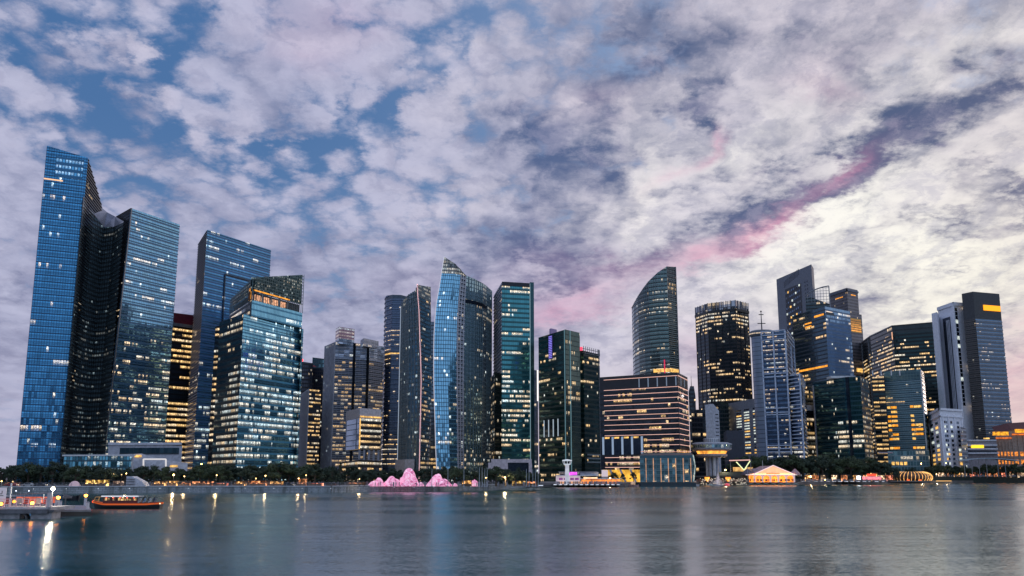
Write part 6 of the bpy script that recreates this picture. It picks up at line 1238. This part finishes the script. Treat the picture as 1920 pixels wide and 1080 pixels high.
for k in range(8): MB().box((lerp(c0, c1, (k+.5)/8), Y - 1.18, 1.78), ((c1-c0)/8*.86, .04, .5)).build('cabin_window', facade('boat_window', (.08,.05,.05,1), (.1,.03,.03,1), FH=2, Bay=.5, Thr=.45, Prob=.6, Warm=.9, Str=.5, Metal=.4), t)
for k in range(5): MB().lathe((lerp(c0, c1, (k+.5)/5), Y - 1.3, zr - .22), [(.1, -.1), (.14, 0), (0, .08)], 8).build('cabin_lamp', glow('boat_lamp', S(255, 90, 70), 3), t)
x = bp(179, 1.5)
fr = MB(); [fr.tube(p, .05, 5) for p in ([(x, Y-.9, 1.1), (x+.35, Y-.9, 2.15)], [(x+1.0, Y-.9, 1.1), (x+1.1, Y-.9, 2.15)], [(x+.35, Y-.9, 2.15), (x+1.25, Y-.9, 2.15)], [(x+.15, Y-.9, 1.6), (x+1.1, Y-.9, 1.6)], [(x+.35, Y+.9, 2.15), (x+1.25, Y+.9, 2.15)], [(x, Y+.9, 1.1), (x+.35, Y+.9, 2.15)], [(x+.35, Y-.9, 2.15), (x+.35, Y+.9, 2.15)])]
fr.build('bow_frame', glow('frame_brass', S(200, 150, 90), .35), t); MB().lathe((bp(174.5, 1.4), Y, 1.3), [(.05, -.25), (.22, 0), (.05, .25)], 8).build('bow_lamp', glow('bow_red', S(255, 90, 50), 2), t)
MB().lathe((bp(302.8, 1), Y - .9, .95), [(.02, -.1), (.1, 0), (.02, .1)], 8).build('stern_lamp', glow('stern_white', S(255, 220, 180), 8, 0, 1, True), t)
for k in range(4): MB().box((bp(268 + k*9, 1.1), Y, 1.05), (.4, 2.2, .35)).build('bench', plain('bench_wood', (.16, .09, .06, 1)), t)
# seated passengers: one skinned surface each
def skin_figure(name, label, loc, faces, joints, edges, mat, hair, rz, group):
    me = bpy.data.meshes.new('person'); me.from_pydata([Vector(j[0]) for j in joints], edges, []); o = bpy.data.objects.new('person', me); COL.objects.link(o)
    o.modifiers.new('skin', 'SKIN'); sv = me.skin_vertices[0].data
    for k, j in enumerate(joints): sv[k].radius = (j[1], j[1]*.8 if k < 3 else j[1])
    sv[0].use_root = True; o.modifiers.new('sub', 'SUBSURF').levels = 1; o.modifiers['sub'].render_levels = 1
    me.materials.append(mat); o.location = loc; o.rotation_euler = (0, 0, rz); ORG[o.name] = Vector(loc); tag(o, label, 'person', group)
    mh = MB(); c = Vector(joints[4][0]) + Vector((0, -.02, .05)); mh.v = []; mh.lathe(c, [(.115, -.07), (.125, .0), (.11, .07), (.06, .12), (0, .135)], 10)
    hm = bpy.data.meshes.new('hair'); hm.from_pydata(mh.v, [], mh.f); hm.materials.append(hair); h = bpy.data.objects.new('hair', hm); COL.objects.link(h); h.parent = o; return o
HAIR = plain('hair_dark', (.015, .012, .012, 1)); SK = plain('skin', (.32, .19, .13, 1))
SIT = ([((0,0,.0),.15), ((0,.0,.25),.15), ((0,.01,.46),.17), ((0,.02,.58),.06), ((0,.04,.72),.105), ((.2,.02,.47),.065), ((.26,.1,.25),.05), ((.2,.3,.15),.04), ((-.2,.02,.47),.065), ((-.26,.1,.25),.05), ((-.2,.3,.15),.04),
        ((.1,.08,-.02),.10), ((.12,.42,.0),.08), ((.12,.45,-.38),.06), ((.12,.56,-.42),.045), ((-.1,.08,-.02),.10), ((-.12,.42,0),.08), ((-.12,.45,-.38),.06), ((-.12,.56,-.42),.045)],
       [(0,1),(1,2),(2,3),(3,4),(2,5),(5,6),(6,7),(2,8),(8,9),(9,10),(0,11),(11,12),(12,13),(13,14),(0,15),(15,16),(16,17),(17,18)])
CL_ = [('white', (.5,.5,.52,1)), ('black', (.02,.02,.025,1)), ('pale blue', (.25,.35,.5,1)), ('dark grey', (.06,.06,.07,1)), ('white', (.52,.52,.5,1)), ('navy', (.03,.04,.09,1)), ('grey', (.2,.2,.22,1))]
for k, (u, (cn, cc), nm) in enumerate(zip((266, 270.5, 275, 280, 285, 290, 296), CL_, ('just behind the cabin', 'second behind the cabin', 'third behind the cabin', 'in the middle of the stern benches', 'third from the stern', 'next to last at the stern', 'last at the stern'))):
    skin_figure('person', f'passenger in {cn} clothes seated {nm} of the boat', (bp(u, 1.3), Y - .75 + (k % 2)*.5, 1.34), None, SIT[0], SIT[1], plain('cloth_' + cn.replace(' ', '_'), cc), HAIR, R(180 if k % 2 else 150), 'passengers on the stern of the river boat')
# ------------------------------------------------------------------ floating landing stage
zt = .95; A = [Vector((xat(u, Yq, zt), Yq, zt)) for u, Yq in ((103.5, 153.5), (171, 153.5), (166, 176), (110, 176))]
t = thing('landing_stage', 'flat floating landing stage between the jetty and the river boat', 'pontoon', (A[0].x + 3, 160, 0))
mb = MB(); mb.face(A); [mb.face([a, b, b - Vector((0,0,.16)), a - Vector((0,0,.16))]) for a, b in zip(A, A[1:] + A[:1])]
mb.build('deck', plain('stage_deck', (.22, .22, .27, 1), .6), t)
B_ = [p + Vector((0, 0, -.16)) + (Vector((p.x - 0, 0, 0))*0) for p in A]; mb = MB(); [mb.face([a + Vector((0,0,-1.3)), b + Vector((0,0,-1.3)), b, a]) for a, b in zip(B_, B_[1:] + B_[:1])]; mb.build('hull', plain('stage_hull', (.02, .025, .035, 1)), t)
MB().tube([A[0] + Vector((0, -.05, -.3)), A[1] + Vector((0, -.05, -.3))], .05, 4).build('fender_rail', STEEL, t)
for u, Yq, lit in ((108, 156, 1), (113, 164, 0), (160, 172, 1), (164.5, 158, 0), (105, 172, 0)):
    x = xat(u, Yq, 1.5); p = thing('mooring_post', 'x', 'mooring post', (x, Yq, .5), 'white posts of the landing stage'); H = 1.9 if not lit else 2.3
    MB().tube([(x, Yq, .5), (x, Yq, H)], .24, 10).build('pile', plain('post_white', (.55, .55, .6, 1), .5), p)
    MB().lathe((x, Yq, H), [(.27, 0), (.27, .08), (0, .2)], 10).build('cap', STEEL, p)
    if lit: MB().lathe((x, Yq, H + .2), [(.1, 0), (.28, .12), (.28, .32), (0, .45)], 10).build('amber_lamp', glow('post_amber', S(255, 150, 50), 16, 0, 1, True), p)
    p['label'] = {108: 'white mooring post with amber lamp at the left front of the landing stage', 113: 'bare white mooring post on the left side of the landing stage', 160: 'white mooring post with amber lamp beside the boat bow', 164.5: 'bare white mooring post at the right front corner of the landing stage', 105: 'bare white mooring post at the left rear of the landing stage'}[u]
# ------------------------------------------------------------------ concrete jetty
t = thing('jetty', 'concrete jetty on piers with a pale railing at the far left', 'jetty', (xat(40, 146, 1), 146, 0)); x0, x1 = xat(-60, 143, 1), xat(97, 143, 1)
CON = plain('jetty_concrete', (.34, .33, .36, 1), .75, 0, .35, 1.2); CON2 = plain('jetty_concrete_dark', (.12, .12, .14, 1), .8, 0, .35, 1)
zd = 1.65
MB().box(((x0+x1)/2, 146.5, zd - .2), (x1-x0, 8, .4)).build('deck', CON, t); MB().box(((x0+x1)/2, 142.4, zd - .62), (x1-x0 - .6, .5, .55)).build('edge_beam', CON2, t); MB().box(((x0+x1)/2 - .4, 142.5, zd - .15), (x1-x0+.2, .35, .3)).build('kerb', plain('kerb_pale', (.45, .44, .48, 1), .7), t)
for k, u in enumerate((-30, 18, 78)):
    x = xat(u, 143, 0); MB().box((x, 144.2, .3), (3.0 if k else 4, 2.8, 1.6)).build('pier_block', CON, t); MB().box((x, 144.2, 1.1), (3.8, 3.4, .3)).build('pier_cap', CON2, t)
cr_ = [Vector((xat(35 + 15*math.cos(a), 143.5, 0), 143.5, -.1 + .95*math.sin(a))) for a in [math.pi*i/10 for i in range(11)]]
mb = MB(); mb.tube(cr_, .16, 5); mb.build('culvert_arch', CON, t); MB().face([p + Vector((0, 1.2, 0)) for p in cr_]).build('culvert_back', CON2, t)
mb = MB()
for k in range(15): x = lerp(x0, x1, k/14); mb.box((x, 142.9, zd + .55), (.09, .09, 1.1))
mb.box(((x0+x1)/2, 142.9, zd + 1.12), (x1-x0, .1, .1)); mb.box(((x0+x1)/2, 142.9, zd + .75), (x1-x0, .04, .04)); mb.box(((x0+x1)/2, 142.9, zd + .4), (x1-x0, .04, .04)); mb.build('railing', glow('rail_pink_white', S(190, 160, 175), .35), t)
MB().box((xat(91.5, 143, 2), 143, zd + 1.0), (.45, .45, 2.0)).build('end_post', plain('post_pale', (.5, .48, .52, 1)), t)
# lantern lights and lounge seats on the jetty
for k, (u, v) in enumerate(((2, 945), (26, 940.5), (60, 943.5))):
    x = xat(u, 142.3, 2); z = zat(v, 142.3); o = thing('jetty_lantern', ('round amber lantern at the frame edge of the jetty', 'small dim amber lantern on the middle of the jetty railing', 'bright amber lantern on the jetty railing nearest the landing stage')[k], 'lantern', (x, 142.3, z), 'amber lanterns of the jetty')
    MB().lathe((x, 142.3, z), [(.05, -.2), (.22, -.12), (.25, .05), (.12, .2), (0, .22)], 10).build('glass', glow('lantern_glass', S(255, 150, 40), (10, 4, 12)[k], 0, 1, True) if False else glow('lantern_glass_%d' % k, S(255, 150, 50), (10, 3, 14)[k], 0, 1, True), o); MB().tube([(x, 142.6, z), (x, 142.3, z)], .04, 4).build('bracket', DARKMETAL, o)
for k, u in enumerate((13, 34, 48, 70, 84)):
    x = xat(u, 146, 2); o = thing('deck_chair', 'x', 'chair', (x, 146, zd), 'chairs behind the jetty railing'); c_ = plain(('seat_red', 'seat_cream')[k % 2], ((.4, .06, .05, 1), (.45, .38, .34, 1))[k % 2])
    MB().box((x, 146, zd + .42), (.7, .7, .14)).build('seat', c_, o); MB().box((x, 146.35, zd + .8), (.7, .12, .8)).build('backrest', c_, o)
    for sx in (-.28, .28):
        for sy in (-.28, .28): MB().box((x + sx, 146 + sy, zd + .18), (.05, .05, .36)).build('leg', DARKMETAL, o)
    o['label'] = ('red', 'cream')[k % 2] + ' chair behind the jetty railing, ' + ORDN[k] + ' from the left'
t = thing('jetty_canopy', 'low pale canopy over the seating on the jetty', 'canopy', (xat(45, 149, 2), 149, zd)); xa, xc = xat(14, 149, 3), xat(88, 149, 3)
MB().face([(xa, 147.5, zd + 1.55), (xc, 147.5, zd + 1.9), (xc, 152, zd + 1.9), (xa, 152, zd + 1.55)]).build('awning', plain('awning_mauve', (.35, .28, .32, 1)), t)
for x in (xa, (xa+xc)/2, xc): MB().tube([(x, 148, zd), (x, 148, zd + 1.7)], .06, 6).build('post', STEEL, t)
MB().box(((xa+xc)/2, 151.8, zd + .8), (xc-xa, .1, .9)).build('rear_panel', glow('seating_glow', S(255, 120, 90), .7, .85, .9), t)
l = bpy.data.lights.new('awning_light', 'AREA'); l.shape = 'RECTANGLE'; l.size = 5; l.size_y = 1.5; l.energy = 60; l.color = (1, .6, .5); o = bpy.data.objects.new('awning_light', l); COL.objects.link(o); o.location = (0, 0, 1.4); o.parent = t
t = thing('notice_board', 'tall white notice board with a small black pictogram at the frame edge of the jetty', 'sign', (xat(3, 143.5, 3), 143.5, zd)); x = xat(3, 143.5, 3)
MB().box((x, 143.4, 3.4), (1.3, .12, 2.0)).build('board', glow('board_white', S(190, 188, 205), .45), t); MB().box((x, 143.55, 2.6), (.16, .16, 3.4)).build('post', STEEL, t)
mb = MB(); mb.box((x - .15, 143.31, 3.5), (.5, .03, .09)); mb.box((x + .1, 143.31, 3.75), (.09, .03, .4)); mb.box((x + .05, 143.31, 3.25), (.55, .03, .09)); mb.build('pictogram', DARKMETAL, t)
MB().box((x + 1.2, 143.6, 3.2), (.16, .16, 3.6)).build('frame_post', WHITE, t)
# the bright jetty lamp
z = zat(916.5, 147); x = xat(99.5, 147, z); t = thing('jetty_lamp', 'very bright globe lamp on a thin post at the end of the jetty', 'street lamp', (x, 147, zd - 1))
MB().tube([(x, 147, zd - 1), (x, 147, z)], [.09, .05], 8).build('pole', STEEL, t); MB().lathe((x, 147, z), [(0, -.28), (.2, -.2), (.28, 0), (.2, .2), (0, .28)], 14).build('globe', glow('jetty_globe', S(255, 236, 190), 28, 0, 1, True), t, True)
l = bpy.data.lights.new('jetty_lamp_light', 'POINT'); l.energy = 900; l.color = (1, .88, .66); l.shadow_soft_size = .3; o = bpy.data.objects.new('jetty_lamp_light', l); COL.objects.link(o); o.location = (0, -.6, z - zd + 1); o.parent = t
# second jetty arm behind
t = thing('rear_walkway', 'low pale walkway with small lamps running behind the jetty', 'walkway', (xat(50, 200, 1), 200, 0)); xa, xc = xat(-60, 200, 1), xat(118, 200, 1)
MB().box(((xa+xc)/2, 202, 1.75), (xc-xa, 4, .35)).build('deck', CON2, t); mb = MB(); [mb.tube([(lerp(xa, xc, k/9), 201, -1), (lerp(xa, xc, k/9), 201, 1.6)], .18, 6) for k in range(10)]; mb.build('piles', PILE, t); mb = MB(); [mb.box((lerp(xa, xc, k/24), 200.1, 2.4), (.06, .06, 1)) for k in range(25)]; mb.box(((xa+xc)/2, 200.1, 2.9), (xc-xa, .07, .07)); mb.build('railing', STEEL, t)
for u in (30, 54): xx = xat(u, 200, 3); MB().lathe((xx, 200, 3.1), [(0, -.12), (.14, 0), (0, .12)], 8).build('bollard_lamp', glow('bollard_light', S(230, 235, 255), 4), t)
# dark rowing launch in the shadow behind the lamp
small_boat(121, 150, 0, 250, 'dark low launch moored behind the jetty lamp', (.02, .02, .03, 1), False)
# blurred red car lights on the far left road: parked cars
def car(u, Y, label, col):
    x = xat(u, Y, 3); t = thing('parked_car', label, 'car', (x, Y, GZ + .0), 'cars on the left bank'); prof = [(-2.2, .35), (-2.2, .8), (-1.5, .95), (-.9, 1.45), (.8, 1.45), (1.5, .95), (2.2, .85), (2.2, .35)]; mb = MB()
    mb.face([(x+a, Y-.85, GZ+b) for a, b in prof]); mb.face([(x+a, Y+.85, GZ+b) for a, b in reversed(prof)]); [mb.face([(x+a[0], Y-.85, GZ+a[1]), (x+b[0], Y-.85, GZ+b[1]), (x+b[0], Y+.85, GZ+b[1]), (x+a[0], Y+.85, GZ+a[1])]) for a, b in zip(prof, prof[1:]+prof[:1])]; mb.build('body', plain('car_' + label.split()[0], col, .3, .3), t)
    MB().box((x - .05, Y - .87, GZ + 1.15), (1.9, .04, .36)).build('window', DARKPANE, t)
    for sx in (-1.35, 1.35):
        for sy in (-.8, .8): w_ = MB(); w_.tube([(x+sx, Y+sy-.1, GZ+.33), (x+sx, Y+sy+.1, GZ+.33)], .33, 14); w_.build('wheel', plain('tyre', (.01, .01, .01, 1)), t)
    for sx, c_ in ((-2.22, 'tail'), (2.22, 'head')):
        for sy in (-.6, .6): MB().box((x+sx, Y+sy, GZ+.72), (.08, .3, .16)).build(c_ + 'light', glow('tail_red' if c_ == 'tail' else 'head_white', S(255, 50, 40) if c_ == 'tail' else S(255, 240, 220), 5 if c_ == 'tail' else 3), t)
for u, lb, c_ in ((22, 'red car parked behind the sea wall at the far left', (.3,.02,.02,1)), (54, 'silver car behind the sea wall above the jetty chairs', (.4,.4,.42,1)), (76, 'dark car behind the sea wall left of the jetty lamp', (.03,.03,.04,1)), (540, 'black car parked under trees below the wedge crowned tower', (.02,.02,.02,1))): car(u, 362, lb, c_)
write_labels()
for o in COL.objects:
    if o.type == 'LIGHT' and o.data.type != 'SUN': o.data.specular_factor = 0.0
# finer pieces hang from the part they belong to
NEST = {'crown_posts': 'crown_screen', 'crown_rails': 'crown_screen', 'crown_lattice': 'crown_screen', 'lattice_posts': 'crown_screen', 'lattice_rails': 'crown_screen', 'balcony_slabs': 'balcony_wall', 'balcony_pier': 'balcony_wall',
        'drum_crown': 'drum', 'crown_light_ring': 'drum', 'drum_ribs': 'top_drum', 'mast_ball': 'antenna_mast', 'finial': 'pole', 'cap': 'globe', 'cabin_post': 'cabin_wall', 'cabin_window': 'cabin_wall', 'roof_light_strip': 'cabin_roof', 'cabin_lamp': 'cabin_roof',
        'coping': 'wall_face', 'wall_light': 'wall_face', 'amber_lamp': 'pile', 'screen_posts': 'screen_mast', 'violet_light': 'violet_strip', 'floodlit_course': 'amber_band', 'window_post': 'cabin_glass', 'pier_cap': 'pier_block', 'gable_trim': 'gable', 'carved_sign': 'gable', 'rooftop_plant': 'roof', 'beacon': 'roof', 'mast': 'roof', 'louvre_slot': 'stone_wall', 'small_window': 'stone_wall'}
for root in [o for o in COL.objects if o.parent is None and o.type == 'EMPTY']:
    kids = list(root.children); base = lambda o: o.name.split('.')[0]
    for c in kids:
        p = NEST.get(base(c))
        if p:
            host = next((k for k in kids if base(k) == p), None)
            if host: c.parent = host
